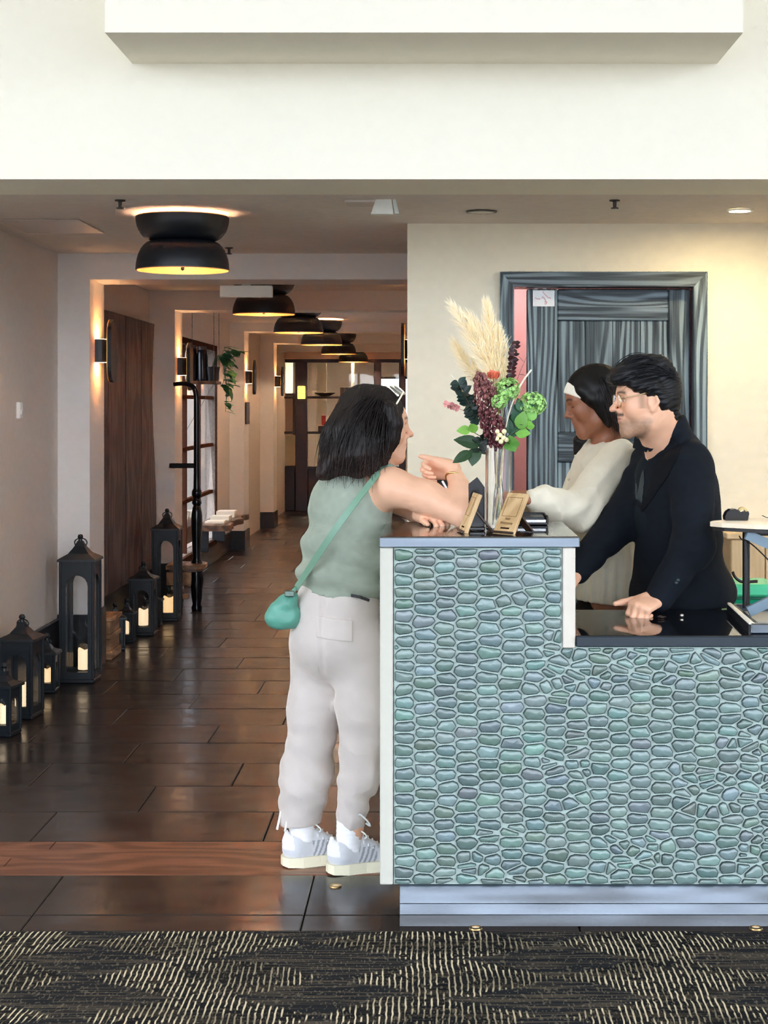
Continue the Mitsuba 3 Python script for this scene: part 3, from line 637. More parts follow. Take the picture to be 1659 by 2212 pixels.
def leaf_mesh(L, W, fold=0.15, droop=0.25, tip=1.0, n=7):
    """A leaf along +x, blade in xy, with a folded midrib and a drooping tip; thin but closed."""
    t = np.linspace(0, 1, n); w = W * np.sin(np.pi * t ** 0.85) ** 0.8 * (1 - 0.15 * t); w[0] = w[-1] = W * 0.03
    x = L * t; z = -droop * L * t ** 2
    mid = np.c_[x, 0 * x, z]; l = np.c_[x, w, z + fold * w]; r = np.c_[x, -w, z + fold * w]
    up = np.stack([l, mid, r], 1).reshape(-1, 3); th = np.array([0, 0, -max(0.0006, L * 0.006)])
    v = np.vstack([up, up + th]); m = len(up); f = []
    for i in range(n - 1):
        for c in range(2):
            a, b, d, e = i * 3 + c, i * 3 + c + 1, i * 3 + 4 + c, i * 3 + 3 + c
            f += [[a, b, d], [a, d, e], [m + a, m + d, m + b], [m + a, m + e, m + d]]
        for c in (0, 2):
            a, e = i * 3 + c, i * 3 + 3 + c; q = [[a, e, m + e], [a, m + e, m + a]]; f += q if c == 0 else [t_[::-1] for t_ in q]
    return trimesh.Trimesh(v, np.array(f), process=False)
def place_leaf(m, o, d, up=(0, 0, 1)):
    m = m.copy(); d = np.asarray(d, float); u = np.asarray(up, float)
    if abs(d @ u) / np.linalg.norm(d) > 0.97: u = np.array([0, 1.0, 0.3])
    m.apply_transform(frameM(o, d, u)); return m
k = thing('trailing_plant', 'green trailing plant in a dark pot on the hanging shelf', 'plant')
pc = np.array([-1.855, 13.38, 1.70])
put('pot', lathe([[0, 0], [0.05, 0], [0.062, 0.11], [0.066, 0.12], [0.055, 0.12], [0.05, 0.1], [0, 0.1]], 20, pc), 'm_satin', S(26, 26, 34), 45, parent=k)
stems = []; lv = []
for q in range(13):
    a = rng.uniform(-1.2, 1.4); L = rng.uniform(0.08, 0.2); dn = rng.uniform(-0.05, 0.42) if q > 4 else rng.uniform(-0.2, 0)
    e = pc + [0.05 + math.cos(a) * L, -0.05 + math.sin(a) * L * 0.6 - 0.03, 0.13 - dn]
    c = spline([pc + [0, 0, 0.1], pc + [0.03 + 0.4 * math.cos(a) * L, 0.4 * math.sin(a) * L, 0.19 + 0.03 * rng.random()], (pc + e) / 2 + [0.06, 0, 0.12 - dn * 0.2], e], 10)
    stems.append(tube(c, 0.002, 5))
    for t in (4, 6, 8, 9):
        d = np.array([rng.uniform(0.1, 1), rng.uniform(-1, 0.6), rng.uniform(-0.7, 0.25)])
        lv.append(place_leaf(leaf_mesh(rng.uniform(.075, .115), rng.uniform(.028, .042)), c[t], d))
put('stem', cat(stems), 'm_leaf', S(52, 84, 48), True, parent=k)
for m in lv: put('leaf', m, 'm_leaf', S(*(np.array([44, 96, 58]) * rng.uniform(0.7, 1.25))), False, parent=k)
# live edge sill with papers below the window
k = thing('live_edge_ledge', 'rough live edge wooden ledge under the corridor window', 'ledge')
ed = [(13.9 + t, -1.80 + 0.025 * math.sin(9 * t) + 0.015 * math.sin(23 * t)) for t in np.linspace(0, 1.5, 16)]
m = trimesh.creation.extrude_polygon(Polygon([(XL + 0.03, 13.9)] + [(b, a) for a, b in ed] + [(XL + 0.03, 15.4)]), 0.05, engine='earcut'); m.apply_translation((0, 0, 0.40)); put('board', fixn(m), 'm_bench', parent=k)
for y in (14.1, 15.2): put('bracket', cbx(XL, XL + 0.12, y, y + 0.03, 0.2, 0.4, 0.003), 'm_black', parent=k)
for q, (y, z) in enumerate(((14.15, 0.4505), (14.5, 0.4505), (14.9, 0.4505))):
    put('leaflet_stack', cbx(-2.03, -1.86, y, y + 0.22, z, z + 0.018 + 0.02 * q, 0.001), 'm_matte', S(236, 222, 200), label=['pale leaflet stack on the near end of the live edge ledge', 'pale leaflet stack in the middle of the live edge ledge', 'pale leaflet stack on the far end of the live edge ledge'][q], cat='leaflets')

# ------------------------------------------------------------------ the glazed screen at the end and what stands there
SC = D5; q152 = F / SC
gx = lambda px: (px - PX0) / q152
gz = lambda py: EYE - (py - PY0) / q152
k = thing('glazed_screen', 'dark framed glazed screen with shelves closing the far end of the corridor', 'partition')
DK = S(40, 40, 56)
put('top_rail', cbx(XL, XC, SC, SC + 0.1, gz(781), CEIL - 0.001, 0.004), 'm_satin', S(206, 178, 160), parent=k)
put('head_bar', cbx(XL, XC, SC - 0.01, SC + 0.09, gz(783), gz(776), 0.004), 'm_satin', DK, parent=k)
for a, b in ((583, 598), (638, 664), (808, 823), (862, 876)): put('post', cbx(gx(a), gx(b), SC - 0.012, SC + 0.1, 0, gz(782), 0.006), 'm_satin', DK, parent=k)
for a, b in ((598, 638), (664, 808), (823, 862)):
    n = 1 if b - a < 60 else 4
    for e in range(n):
        u0, u1 = gx(a + (b - a) * e / n), gx(a + (b - a) * (e + 1) / n)
        put('lower_panel', cbx(u0 + 0.004, u1 - 0.004, SC + 0.02, SC + 0.06, 0.0, gz(1010), 0.01), 'm_satin', S(36, 36, 50), parent=k)
    put('transom', cbx(gx(a), gx(b), SC, SC + 0.08, gz(1014), gz(1008), 0.004), 'm_satin', DK, parent=k)
    put('shelf_board', cbx(gx(a), gx(b), SC - 0.06, SC + 0.09, gz(861), gz(856), 0.003), 'm_satin', S(30, 26, 30), parent=k)
    put('shelf_board', cbx(gx(a), gx(b), SC - 0.06, SC + 0.09, gz(937), gz(932), 0.003), 'm_satin', S(30, 26, 30), parent=k)
    for z0, z1 in ((gz(856), gz(783)), (gz(932), gz(861)), (gz(1008), gz(937))):
        put('pane', trimesh.Trimesh([[gx(a), SC + 0.05, z0], [gx(b), SC + 0.05, z0], [gx(b), SC + 0.05, z1], [gx(a), SC + 0.05, z1]], [[0, 1, 2], [0, 2, 3]], process=False), 'm_pane', parent=k)
for q, (px, py, w, h) in enumerate(((652, 848, 17, 28), (813, 847, 13, 19))):
    j = thing('amber_lamp', ['amber glass wall lamp on the left post of the glazed screen', 'smaller amber wall lamp on the right post of the glazed screen'][q], 'wall lamp')
    r, z0, z1 = w / 2 / q152, gz(py + h / 2), gz(py - h / 2)
    put('shade', lathe([[0, z0], [r * 0.9, z0], [r, z0 + 0.01], [r, z1 - 0.01], [r * 0.85, z1], [0, z1]], 18, (gx(px), SC - 0.075, 0)), 'm_satin', S(255, 190, 90), 40, parent=j, emit=np.array([1.0, 0.52, 0.12]) * 0.06)
    put('bracket', cbx(gx(px) - 0.02, gx(px) + 0.02, SC - 0.05, SC - 0.012, z0 - 0.03, z0 - 0.002, 0.003), 'm_satin', DK, parent=j)
zs = gz(856)
k = thing('shallow_dish', 'black shallow dish on the upper shelf of the glazed screen', 'dish')
put('bowl', lathe([[0, zs + 0.001], [0.06, zs + 0.001], [0.14, zs + 0.04], [0.145, zs + 0.05], [0.13, zs + 0.045], [0, zs + 0.012]], 24, (gx(702), SC - 0.01, 0)), 'm_satin', S(22, 18, 20), 40, parent=k)
for q in range(5):
    u = gx(735 + q * 9.4)
    j = thing('book', f'black book with a pale edge on the upper shelf, {["leftmost", "second", "third", "fourth", "rightmost"][q]} of five', 'book', 'row of black books on the screen shelf')
    put('cover', cbx(u, u + 0.056, SC - 0.03, SC + 0.045, zs + 0.001, zs + 0.125, 0.003), 'm_satin', S(18, 16, 20), parent=j)
    put('page_block', bx(u + 0.006, u + 0.05, SC - 0.028, SC + 0.046, zs + 0.125, zs + 0.132), 'm_matte', S(236, 230, 220), parent=j)
zl = gz(932)
k = thing('dark_box', 'dark box on the lower shelf of the glazed screen', 'box')
put('body', cbx(gx(688), gx(728), SC - 0.05, SC + 0.04, zl + 0.001, gz(920), 0.004), 'm_satin', S(58, 44, 40), parent=k)
put('lid', cbx(gx(687), gx(729), SC - 0.054, SC + 0.044, gz(920), gz(918.5), 0.002), 'm_satin', S(226, 214, 202), parent=k)
k = thing('red_book', 'small red book standing on the dark box on the lower shelf', 'book')
put('cover', cbx(gx(695), gx(704), SC - 0.04, SC + 0.03, gz(918.5), gz(898), 0.003), 'm_satin', S(150, 36, 34), parent=k)
put('page_block', bx(gx(696), gx(703), SC - 0.038, SC + 0.032, gz(898), gz(896)), 'm_matte', S(240, 220, 210), parent=k)
k = thing('red_mug', 'red mug lying beside the small red book', 'mug')
put('cup', lathe([[0, gz(918.5)], [0.045, gz(918.5)], [0.05, gz(908)], [0.044, gz(908)], [0.04, gz(916)], [0, gz(916)]], 20, (gx(716), SC - 0.005, 0)), 'm_gloss', S(176, 70, 60), 40, parent=k)
t = np.linspace(-1.5, 1.5, 9); put('handle', tube(np.c_[gx(716) + 0.05 + 0.022 * np.cos(t), SC - 0.005 + 0 * t, gz(913.5) + 0.022 * np.sin(t)], 0.006, 6), 'm_gloss', S(176, 70, 60), True, parent=k)
# dining room beyond: pale columns, a picture, a sideboard
struct('trim', cat(bx(gx(664) - 0.02, gx(664) + 0.13, 24.6, 24.7, 0, CEIL), bx(gx(735), gx(735) + 0.05, 25.6, 25.7, 0, CEIL), bx(-2.62, -2.3, 26.0, 26.1, 0, CEIL)), 'm_white')
k = thing('framed_picture', 'large brown framed picture behind the glazed screen at the left', 'picture')
put('frame', cbx(-2.55, -2.12, 24.48, 24.52, 0.9, 1.68, 0.01), 'm_satin', S(40, 30, 30), parent=k)
put('canvas', bx(-2.51, -2.16, 24.474, 24.49, 0.94, 1.64), 'm_matte', S(176, 142, 126), parent=k)
put('stand', bx(-2.36, -2.31, 24.49, 24.55, 0, 0.95), 'm_black', parent=k)
k = thing('pale_sideboard', 'pale sideboard behind the left pane of the glazed screen', 'sideboard')
put('body', cbx(-2.28, -1.96, 23.1, 23.5, 0.62, 1.06, 0.005), 'm_matte', S(222, 196, 160), parent=k)
put('leg', bx(-2.27, -1.97, 23.12, 23.48, 0.0, 0.62), 'm_black', parent=k)
k = thing('dining_ceiling_light', 'glowing ceiling disc in the room behind the glazed screen', 'ceiling light')
put('disc', lathe([[0, CEIL - 0.03], [0.2, CEIL - 0.03], [0.2, CEIL - 0.002], [0, CEIL - 0.002]], 24, (-1.6, 25.6, 0)), 'm_matte', S(255, 236, 210), 40, parent=k, emit=np.array([1, 0.78, 0.55]) * 8.0 * LAMP)

# ------------------------------------------------------------------ smooth bodies: signed distances meshed by surface nets
def nz(p, f, seed=0): return (meshkit.noise(np.asarray(p, np.float64) * np.asarray(f, float), seed) - 0.5).astype(np.float32)
class SDF:
    def __init__(s): s.ops, s.disp, s.pts, s.cuts = [], [], [], []
    def add(s, f, k=0.02, op='u', box=None):
        s.ops.append((f, np.float32(k), op))
        if box is not None and op == 'u': s.pts += list(box)
        return s
    def cap(s, a, b, ra, rb=None, k=0.02, op='u'):
        a, b = np.asarray(a, np.float32), np.asarray(b, np.float32); rb = ra if rb is None else rb; ab = b - a; L = max(float(ab @ ab), 1e-9)
        def f(p):
            t = np.clip(((p - a) @ ab) / L, 0, 1)
            return np.linalg.norm(p - a - t[:, None] * ab, axis=1) - (ra + (rb - ra) * t)
        return s.add(f, k, op, [a - ra, a + ra, b - rb, b + rb])
    def chain(s, pts, rs, k=0.02, op='u'):
        for i in range(len(pts) - 1): s.cap(pts[i], pts[i + 1], rs[i], rs[i + 1], k, op)
        return s
    def ell(s, c, r, k=0.02, op='u', R=None):
        c, r = np.asarray(c, np.float32), np.broadcast_to(np.asarray(r, np.float32), (3,)); R = None if R is None else np.asarray(R, np.float32)
        def f(p):
            q = p - c
            if R is not None: q = q @ R
            a = np.linalg.norm(q / r, axis=1); b = np.linalg.norm(q / (r * r), axis=1) + 1e-6
            return np.where(a < 1e-4, -r.min(), a * (a - 1) / b)
        m = r.max(); return s.add(f, k, op, [c - m, c + m])
    def plane(s, p, n, k=0.002):          # keeps the side that n points away from
        p, n = np.asarray(p, np.float32), np.asarray(n, np.float32); n = n / np.linalg.norm(n)
        s.cuts.append(lambda q: (q - p) @ n); return s
    def __call__(s, p, on=None):
        p = np.asarray(p, np.float32); d = np.full(len(p), 9.0, np.float32)
        for i, (f, k, op) in enumerate(s.ops):
            if on is not None and not on[i]: continue
            e = f(p).astype(np.float32)
            if op == 'u':
                h = np.maximum(k - np.abs(d - e), 0) / k; d = np.minimum(d, e) - h * h * k * 0.25
            else:
                if op == 's': e = -e
                h = np.maximum(k - np.abs(d - e), 0) / k; d = np.maximum(d, e) + h * h * k * 0.25
        for g in s.disp: d = d + g(p)
        for g in s.cuts: d = np.maximum(d, g(p))
        return d.astype(np.float32)
    def mesh(s, h=0.004, B=8, lo=None, hi=None, pad=0.03, smooth=1):
        q = np.array(s.pts); lo = q.min(0) - pad if lo is None else np.asarray(lo); hi = q.max(0) + pad if hi is None else np.asarray(hi)
        n = np.ceil((hi - lo) / (h * B)).astype(int)
        ijk = np.stack(np.meshgrid(*[np.arange(v) for v in n], indexing='ij'), -1).reshape(-1, 3)
        cen = lo + (ijk + 0.5) * h * B
        d = s(cen); ijk = ijk[np.abs(d) < h * B * 0.87 * 1.7 + 0.006]
        g = np.stack(np.meshgrid(*[np.arange(B + 1)] * 3, indexing='ij'), -1).reshape(-1, 3)
        N = n * B + 2
        V = np.empty((len(ijk), (B + 1) ** 3), np.float32); ch = 20; Rb = h * B * 0.87
        cen = lo + (ijk + 0.5) * h * B; E = np.stack([f(cen.astype(np.float32)) for f, k, op in s.ops], 1)
        us = np.array([op == 'u' for _, _, op in s.ops]); ks = np.array([k for _, k, _ in s.ops])
        best = np.where(us, E, 9).min(1, keepdims=True)
        rel = np.where(us, E - 2.6 * Rb - 0.01 < best + ks, np.where([op == 's' for _, _, op in s.ops], E < 2.2 * Rb + ks + 0.01, E > -2.2 * Rb - ks - 0.01))
        for a in range(0, len(ijk), ch):
            pts = lo + (ijk[a:a + ch, None] * B + g[None]) * h
            V[a:a + ch] = s(pts.reshape(-1, 3), rel[a:a + ch].any(0)).reshape(-1, (B + 1) ** 3)
        V = V.reshape(-1, B + 1, B + 1, B + 1); V = np.where(V == 0, 1e-7, V)
        I = V < 0
        cs = np.zeros((len(V), B, B, B), np.int8)
        for a, b, c in np.ndindex(2, 2, 2): cs += I[:, a:a + B, b:b + B, c:c + B]
        blk, ci, cj, ck = np.nonzero((cs > 0) & (cs < 8))
        gl = ijk[blk] * B + np.stack([ci, cj, ck], 1)
        key = (gl[:, 0].astype(np.int64) * N[1] + gl[:, 1]) * N[2] + gl[:, 2]
        acc = np.zeros((len(blk), 3)); cnt = np.zeros(len(blk))
        for ax in range(3):
            o = [x for x in range(3) if x != ax]
            for u, v in np.ndindex(2, 2):
                a = [0, 0, 0]; a[o[0]], a[o[1]] = u, v; b = list(a); b[ax] = 1
                va, vb = V[blk, ci + a[0], cj + a[1], ck + a[2]], V[blk, ci + b[0], cj + b[1], ck + b[2]]
                m = (va < 0) != (vb < 0); t = np.where(m, va / np.where(m, va - vb, 1), 0)
                pt = np.tile(np.array(a, float), (len(blk), 1)); pt[:, ax] = t
                acc += pt * m[:, None]; cnt += m
        vert = lo + (gl + acc / np.maximum(cnt, 1)[:, None]) * h
        order = np.argsort(key); sk = key[order]; F_ = []
        for ax in range(3):
            o = [x for x in range(3) if x != ax]; sl0 = [slice(0, B)] * 3; sl1 = [slice(0, B)] * 3; sl1[ax] = slice(1, B + 1)
            A, Bq = I[(slice(None), *sl0)], I[(slice(None), *sl1)]
            bb, i, j, k = np.nonzero(A != Bq); base = ijk[bb] * B + np.stack([i, j, k], 1); inside = A[bb, i, j, k]
            ids = []; ok = np.ones(len(bb), bool)
            for u, v in ((0, 0), (-1, 0), (-1, -1), (0, -1)):
                c = base.copy(); c[:, o[0]] += u; c[:, o[1]] += v
                kk = (c[:, 0].astype(np.int64) * N[1] + c[:, 1]) * N[2] + c[:, 2]
                at = np.minimum(np.searchsorted(sk, kk), len(sk) - 1); ok &= sk[at] == kk; ids.append(order[at])
            ids = np.stack(ids, 1)
            fl = inside if ax != 1 else ~inside
            ids = np.where(fl[:, None], ids, ids[:, ::-1])[ok]
            F_.append(ids)
        q = np.vstack(F_); f = np.vstack([q[:, [0, 1, 2]], q[:, [0, 2, 3]]])
        m = trimesh.Trimesh(vert, f, process=False)
        if smooth:
            e = np.vstack([f[:, [0, 1]], f[:, [1, 2]], f[:, [2, 0]]]); e = np.vstack([e, e[:, ::-1]])
            W_ = sparse.csr_matrix((np.ones(len(e)), (e[:, 0], e[:, 1])), (len(vert), len(vert))); W_.data[:] = 1
            dg = np.maximum(np.asarray(W_.sum(1)), 1)
            for lam in (0.5, -0.53) * smooth: vert = vert + lam * (W_ @ vert / dg - vert)
            m = trimesh.Trimesh(vert, f, process=False)
        return m

def unit(v): v = np.asarray(v, float); return v / np.linalg.norm(v)
class Head:
    """Head frame: x forward, y to the person's left, z up; placed at c with the face looking along f."""
    def __init__(s, c, yaw, pitch=0.0, roll=0.0, k=1.0):
        s.c, s.k = np.asarray(c, float), k
        f = np.array([math.cos(yaw) * math.cos(pitch), math.sin(yaw) * math.cos(pitch), math.sin(pitch)])
        l = np.array([-math.sin(yaw), math.cos(yaw), 0.0]); u = np.cross(f, l)
        l, u = l * math.cos(roll) + u * math.sin(roll), u * math.cos(roll) - l * math.sin(roll)
        s.R = np.stack([f, l, u], 1)
    def w(s, x, y, z): return s.c + s.R @ (np.array([x, y, z]) * s.k)
    def loc(s, p): return ((np.asarray(p) - s.c) @ s.R) / s.k
    def E(s, S_, c, r, k=0.02, op='u'): return S_.ell(s.w(*c), np.array(r) * s.k, k * s.k, op, s.R)
    def C(s, S_, a, b, ra, rb=None, k=0.02, op='u'): return S_.cap(s.w(*a), s.w(*b), ra * s.k, (ra if rb is None else rb) * s.k, k * s.k, op)
def head_sdf(S_, H, male=False, nose=1.0, lips=1.0):
    E, C = (lambda *a, **k: H.E(S_, *a, **k)), (lambda *a, **k: H.C(S_, *a, **k))
    E((-0.012, 0, 0.036), (0.095, 0.076, 0.086)); E((0.022, 0, -0.028), (0.062, 0.06, 0.082), k=0.03)
    E((0.052, 0, 0.03), (0.042, 0.056, 0.05), k=0.03)                      # forehead
    for s in (-1, 1):
        C((-0.012, s * 0.056, -0.035), (0.008, s * 0.05, -0.078 if male else -0.072), 0.017, 0.016, k=0.03)
        C((0.008, s * 0.05, -0.078 if male else -0.072), (0.07, s * 0.014, -0.104), 0.016, 0.014, k=0.03)
        E((0.058, s * 0.042, -0.022), (0.024, 0.02, 0.026), k=0.025)       # cheek
        C((0.078, s * 0.014, 0.027), (0.066, s * 0.046, 0.026), 0.012, 0.010, k=0.018)
        E((0.096, s * 0.032, 0.008), (0.016, 0.017, 0.011), k=0.014, op='s')
        E((0.072, s * 0.031, 0.007), (0.0135, 0.0145, 0.0125), k=0.003)
        C((0.083, s * 0.018, 0.017), (0.075, s * 0.047, 0.013), 0.0042, 0.0035, k=0.006)  # upper lid
    E((0.072, 0, -0.098), (0.019, 0.02, 0.016), k=0.025)                   # chin
    C((0.086, 0, 0.022), (0.106 * (0.5 + 0.5 * nose), 0, -0.016), 0.008, 0.0095, k=0.014)
    E((0.110 * (0.55 + 0.45 * nose), 0, -0.021), (0.0115, 0.0105, 0.0095), k=0.008)
    for s in (-1, 1): E((0.096, s * 0.0125, -0.026), (0.011, 0.0065, 0.0075), k=0.007)
    E((0.084, 0, -0.050), (0.012, 0.026, 0.018), k=0.02)
    E((0.0925, 0, -0.0495), (0.0075, 0.020, 0.0052 * lips), k=0.006); E((0.0905, 0, -0.0615), (0.0075, 0.018, 0.0062 * lips), k=0.006)
    C((0.0995, -0.017, -0.0555), (0.0995, 0.017, -0.0555), 0.002, k=0.004, op='s')
    E((0.074, 0, -0.074), (0.0165, 0.026, 0.022), k=0.02)
    for s in (-1, 1):                                                        # ears
        E((-0.008, s * 0.076, -0.004), (0.019, 0.0075, 0.032), k=0.008)
        C((-0.018, s * 0.082, 0.022), (-0.024, s * 0.085, -0.005), 0.0065, 0.005, k=0.006); C((-0.024, s * 0.085, -0.005), (-0.004, s * 0.077, -0.033), 0.005, 0.007, k=0.006)
        E((-0.004, s * 0.085, -0.002), (0.009, 0.006, 0.014), k=0.006, op='s')
def face_color(H, skin, lip, brow, stubble=None, brow_w=1.0, eye=(60, 40, 30), blush=0.0, closed=False):
    sk, lp, bw, ey = S(*skin), S(*lip), S(*brow), S(*eye)
    def f(v):
        q = H.loc(v); x, y, z = q.T; ay = np.abs(y)
        c = np.tile(sk, (len(v), 1)) * (1 + 0.10 * (meshkit.noise(v * 45) - 0.5) + 0.08 * (meshkit.noise(v * 14, 3) - 0.5))[:, None]
        on = (np.abs(x) < 0.16) & (ay < 0.1) & (np.abs(z) < 0.15)
        def lay(m, col, a=1.0):
            m = (np.clip(m, 0, 1) * on * a)[:, None]; c[:] = c * (1 - m) + np.asarray(col) * m
        sst = lambda a, b, t: np.clip((t - a) / (b - a), 0, 1)
        if blush: lay(np.exp(-(((ay - 0.045) / 0.018) ** 2 + ((z + 0.022) / 0.02) ** 2)) * (x > 0.02), sk * [1.02, 0.72, 0.68], blush)
        lay(np.exp(-(((ay - 0.0) / 0.014) ** 2 + ((z + 0.022) / 0.01) ** 2)) * (x > 0.09), sk * [1.0, 0.78, 0.74], 0.5)
        lay(np.exp(-(((y) / 0.02) ** 2 + ((z + 0.0555) / 0.0085) ** 2) ** 2) * (x > 0.082), lp)
        lay(np.exp(-((z + 0.0555) / 0.0018) ** 2) * (ay < 0.021) * (x > 0.082), lp * 0.3, 0.8)
        bz = 0.0315 + 0.004 * np.sin((ay - 0.012) / 0.042 * np.pi)
        lay(np.exp(-((z - bz) / (0.0042 * brow_w)) ** 2) * sst(0.008, 0.013, ay) * (1 - sst(0.05, 0.058, ay)) * (x > 0.04), bw, 0.9)
        if not closed:
            m = np.exp(-(((ay - 0.031) / 0.0125) ** 2 + ((z - 0.007) / 0.0055) ** 2) ** 3) * (x > 0.06)
            lay(m, S(226, 216, 208), 0.9); lay(np.exp(-(((ay - 0.031) / 0.0058) ** 2 + ((z - 0.0075) / 0.0055) ** 2) ** 3) * (x > 0.06), ey)
        lay(np.exp(-((z - (0.0125 if not closed else 0.003) - 0.002 * np.cos((ay - 0.031) / 0.016)) / 0.0022) ** 2) * (np.abs(ay - 0.032) < 0.0155) * (x > 0.05), bw, 0.85)
        lay(np.exp(-(((ay - 0.0085) / 0.0045) ** 2 + ((z + 0.0305) / 0.003) ** 2)) * (x > 0.09), sk * 0.2, 0.8)
        if stubble is not None:
            st = S(*stubble)
            m = np.maximum(sst(-0.048, -0.07, z) * sst(0.0, 0.02, x + 0.3 * (z + 0.07) + 0.01) * (z > -0.135), 0) * (0.75 + 0.5 * meshkit.noise(v * 160))
            lay(m * (1 - np.exp(-((y / 0.02) ** 2 + ((z + 0.0555) / 0.011) ** 2) ** 2)), st, 0.62)
            lay(np.exp(-((z + 0.041) / 0.0055) ** 2) * (ay < 0.03) * (x > 0.07), S(44, 32, 28), 0.9)
            lay((np.abs(z - 0.012) < 0.035) * np.exp(-((x - 0.028) / 0.012) ** 2) * (ay > 0.04), st, 0.5)
        return c
    return f
def hand_sdf(S_, w, fwd, dors, lat, curl, tdir, k=1.0, spread=0.05, tcurl=0.4):
    """w wrist, fwd along the metacarpals, dors out of the back of the hand, lat towards the thumb; curl: four triples of degrees."""
    fwd = unit(fwd); dors = unit(np.asarray(dors, float) - fwd * (np.asarray(dors) @ fwd)); lat0 = np.cross(fwd, dors); lat = lat0 if lat0 @ np.asarray(lat) > 0 else -lat0
    w = np.asarray(w, float); tips = []
    bases = [w + fwd * k * a + lat * k * b + dors * k * c for a, b, c in ((0.088, 0.030, 0.0), (0.092, 0.010, 0.003), (0.087, -0.010, 0.002), (0.078, -0.028, -0.002))]
    for b, s in zip(bases, (0.027, 0.010, -0.010, -0.025)): S_.cap(w + lat * s * 0.75 * k, b, 0.0155 * k, 0.0125 * k, k=0.014)
    S_.cap(w + lat * 0.018 * k, w + fwd * 0.05 * k + lat * 0.026 * k - dors * 0.008 * k, 0.019 * k, 0.017 * k, k=0.014)
    for i, (b, L) in enumerate(zip(bases, (0.071, 0.078, 0.073, 0.058))):
        d = fwd + lat * (1.5 - i) * spread; d = unit(d); p = b; r = (0.0098, 0.0100, 0.0096, 0.0084)[i] * k; a = 0.0
        for j, (fr, rr) in enumerate(((0.46, 0.92), (0.30, 0.84), (0.24, 0.72))):
            a = math.radians(curl[i][j]); ax = np.cross(d, -dors); ax = ax / (np.linalg.norm(ax) + 1e-9) if j == 0 else ax0
            if j == 0: ax0 = ax
            c, s = math.cos(a), math.sin(a); d = d * c + np.cross(ax, d) * s + ax * (ax @ d) * (1 - c)
            e = p + d * L * fr * k; S_.cap(p, e, r, r * 0.93, k=0.005 if j else 0.008); p = e; r *= 0.93
        tips.append(p)
    tdir = unit(tdir); b = w + fwd * 0.022 * k + lat * 0.026 * k
    m = b + tdir * 0.045 * k; e = m + unit(tdir + fwd * tcurl) * 0.032 * k; g = e + unit(tdir + fwd * tcurl * 2) * 0.025 * k
    S_.cap(b, m, 0.0165 * k, 0.012 * k, k=0.014); S_.cap(m, e, 0.0115 * k, 0.0105 * k, k=0.006); S_.cap(e, g, 0.0105 * k, 0.008 * k, k=0.005)
    return tips
def folds(amp, f, seed=0, ridge=True, lo=None, hi=None):
    def g(p):
        n = nz(p, f, seed)
        v = (np.abs(n) * 2 - 0.5) if ridge else n
        return (amp * v).astype(np.float32)
    return g
def fabric(c, var=0.10, f=30, seed=0):
    c = S(*c)
    return lambda v: np.tile(c, (len(v), 1)) * (1 + var * (meshkit.noise(v * f, seed) - 0.5) + var * (meshkit.noise(v * 7, seed + 1) - 0.5))[:, None]
def rotz(a):
    c, s = math.cos(a), math.sin(a); return np.array([[c, -s, 0], [s, c, 0], [0, 0, 1.0]])
def strands(roots, tips, mids, n, r=0.0016, seed=1, jit=0.012, k=9):
    """Loose locks of hair from between roots to between tips (arrays of equal length), as tapering tubes."""
    g = np.random.default_rng(seed); out = []
    for _ in range(n):
        t = g.random() * (len(roots) - 1); i = int(t); u = t - i
        a, m, b = [np.asarray(q[i]) * (1 - u) + np.asarray(q[min(i + 1, len(q) - 1)]) * u + g.normal(0, jit, 3) * s for q, s in ((roots, 0.5), (mids, 0.8), (tips, 1.2))]
        out.append(tube(spline([a, m, b], k), r * np.r_[np.ones(k - 3), 0.8, 0.5, 0.15], 4, caps=False))
    return cat(out)

def conform(S_, poly, d, ylim, off=0.003, h=0.0026, thick=0.004):
    """A patch of cloth lying on a garment: the garment's surface lifted by off, inside a convex outline given at depth d (points in the xz plane), nearer than ylim."""
    q = np.array([P(a, b, d)[[0, 2]] for a, b in poly]); c = q.mean(0); L = []
    for i in range(len(q)):
        a, b = q[i], q[(i + 1) % len(q)]; n = np.array([b[1] - a[1], a[0] - b[0]]); n = n / np.linalg.norm(n); n = n if n @ (c - a) < 0 else -n; L.append((a, n))
    s = SDF(); s.ops = [(lambda p: S_(p) - off, np.float32(0.002), 'u')]
    s.add(lambda p: np.maximum.reduce([(p[:, [0, 2]] - a) @ n for a, n in L] + [p[:, 1] - ylim]), 0.003, 'i')
    s.add(lambda p: -(S_(p) + thick), 0.001, 'i')
    s.pts = [[q[:, 0].min(), d - 0.3, q[:, 1].min()], [q[:, 0].max(), ylim, q[:, 1].max()]]
    return s.mesh(h, pad=0.012)

# ------------------------------------------------------------------ the guest at the counter
W = thing('person', 'woman in a sage green tank top and pale trousers leaning on the counter', 'person')
yw = math.radians(20); FD, RT = np.array([math.cos(yw), math.sin(yw), 0]), np.array([math.sin(yw), -math.cos(yw), 0])
RW = np.stack([FD, -RT, [0, 0, 1]], 1)
HW = Head(P(817, 923, 5.20), math.radians(14), math.radians(-2), k=0.965)
NS, FS = P(846, 1052, 5.07), P(846, 1052, 5.07) - RT * 0.31 + [0, 0, -0.01]
NE, NW = P(1001, 1110, 4.95), P(979, 1018, 5.08)
FE, FW = np.array([-0.05, 5.235, 1.155]), np.array([-0.035, 5.075, 1.150])
b = SDF()
head_sdf(b, HW, nose=1.05)
nb = P(808, 1022, 5.20)
b.cap(HW.w(-0.03, 0, -0.06), nb, 0.05, 0.055, k=0.03)
b.chain([NS, FS], [0.055, 0.055], k=0.05)
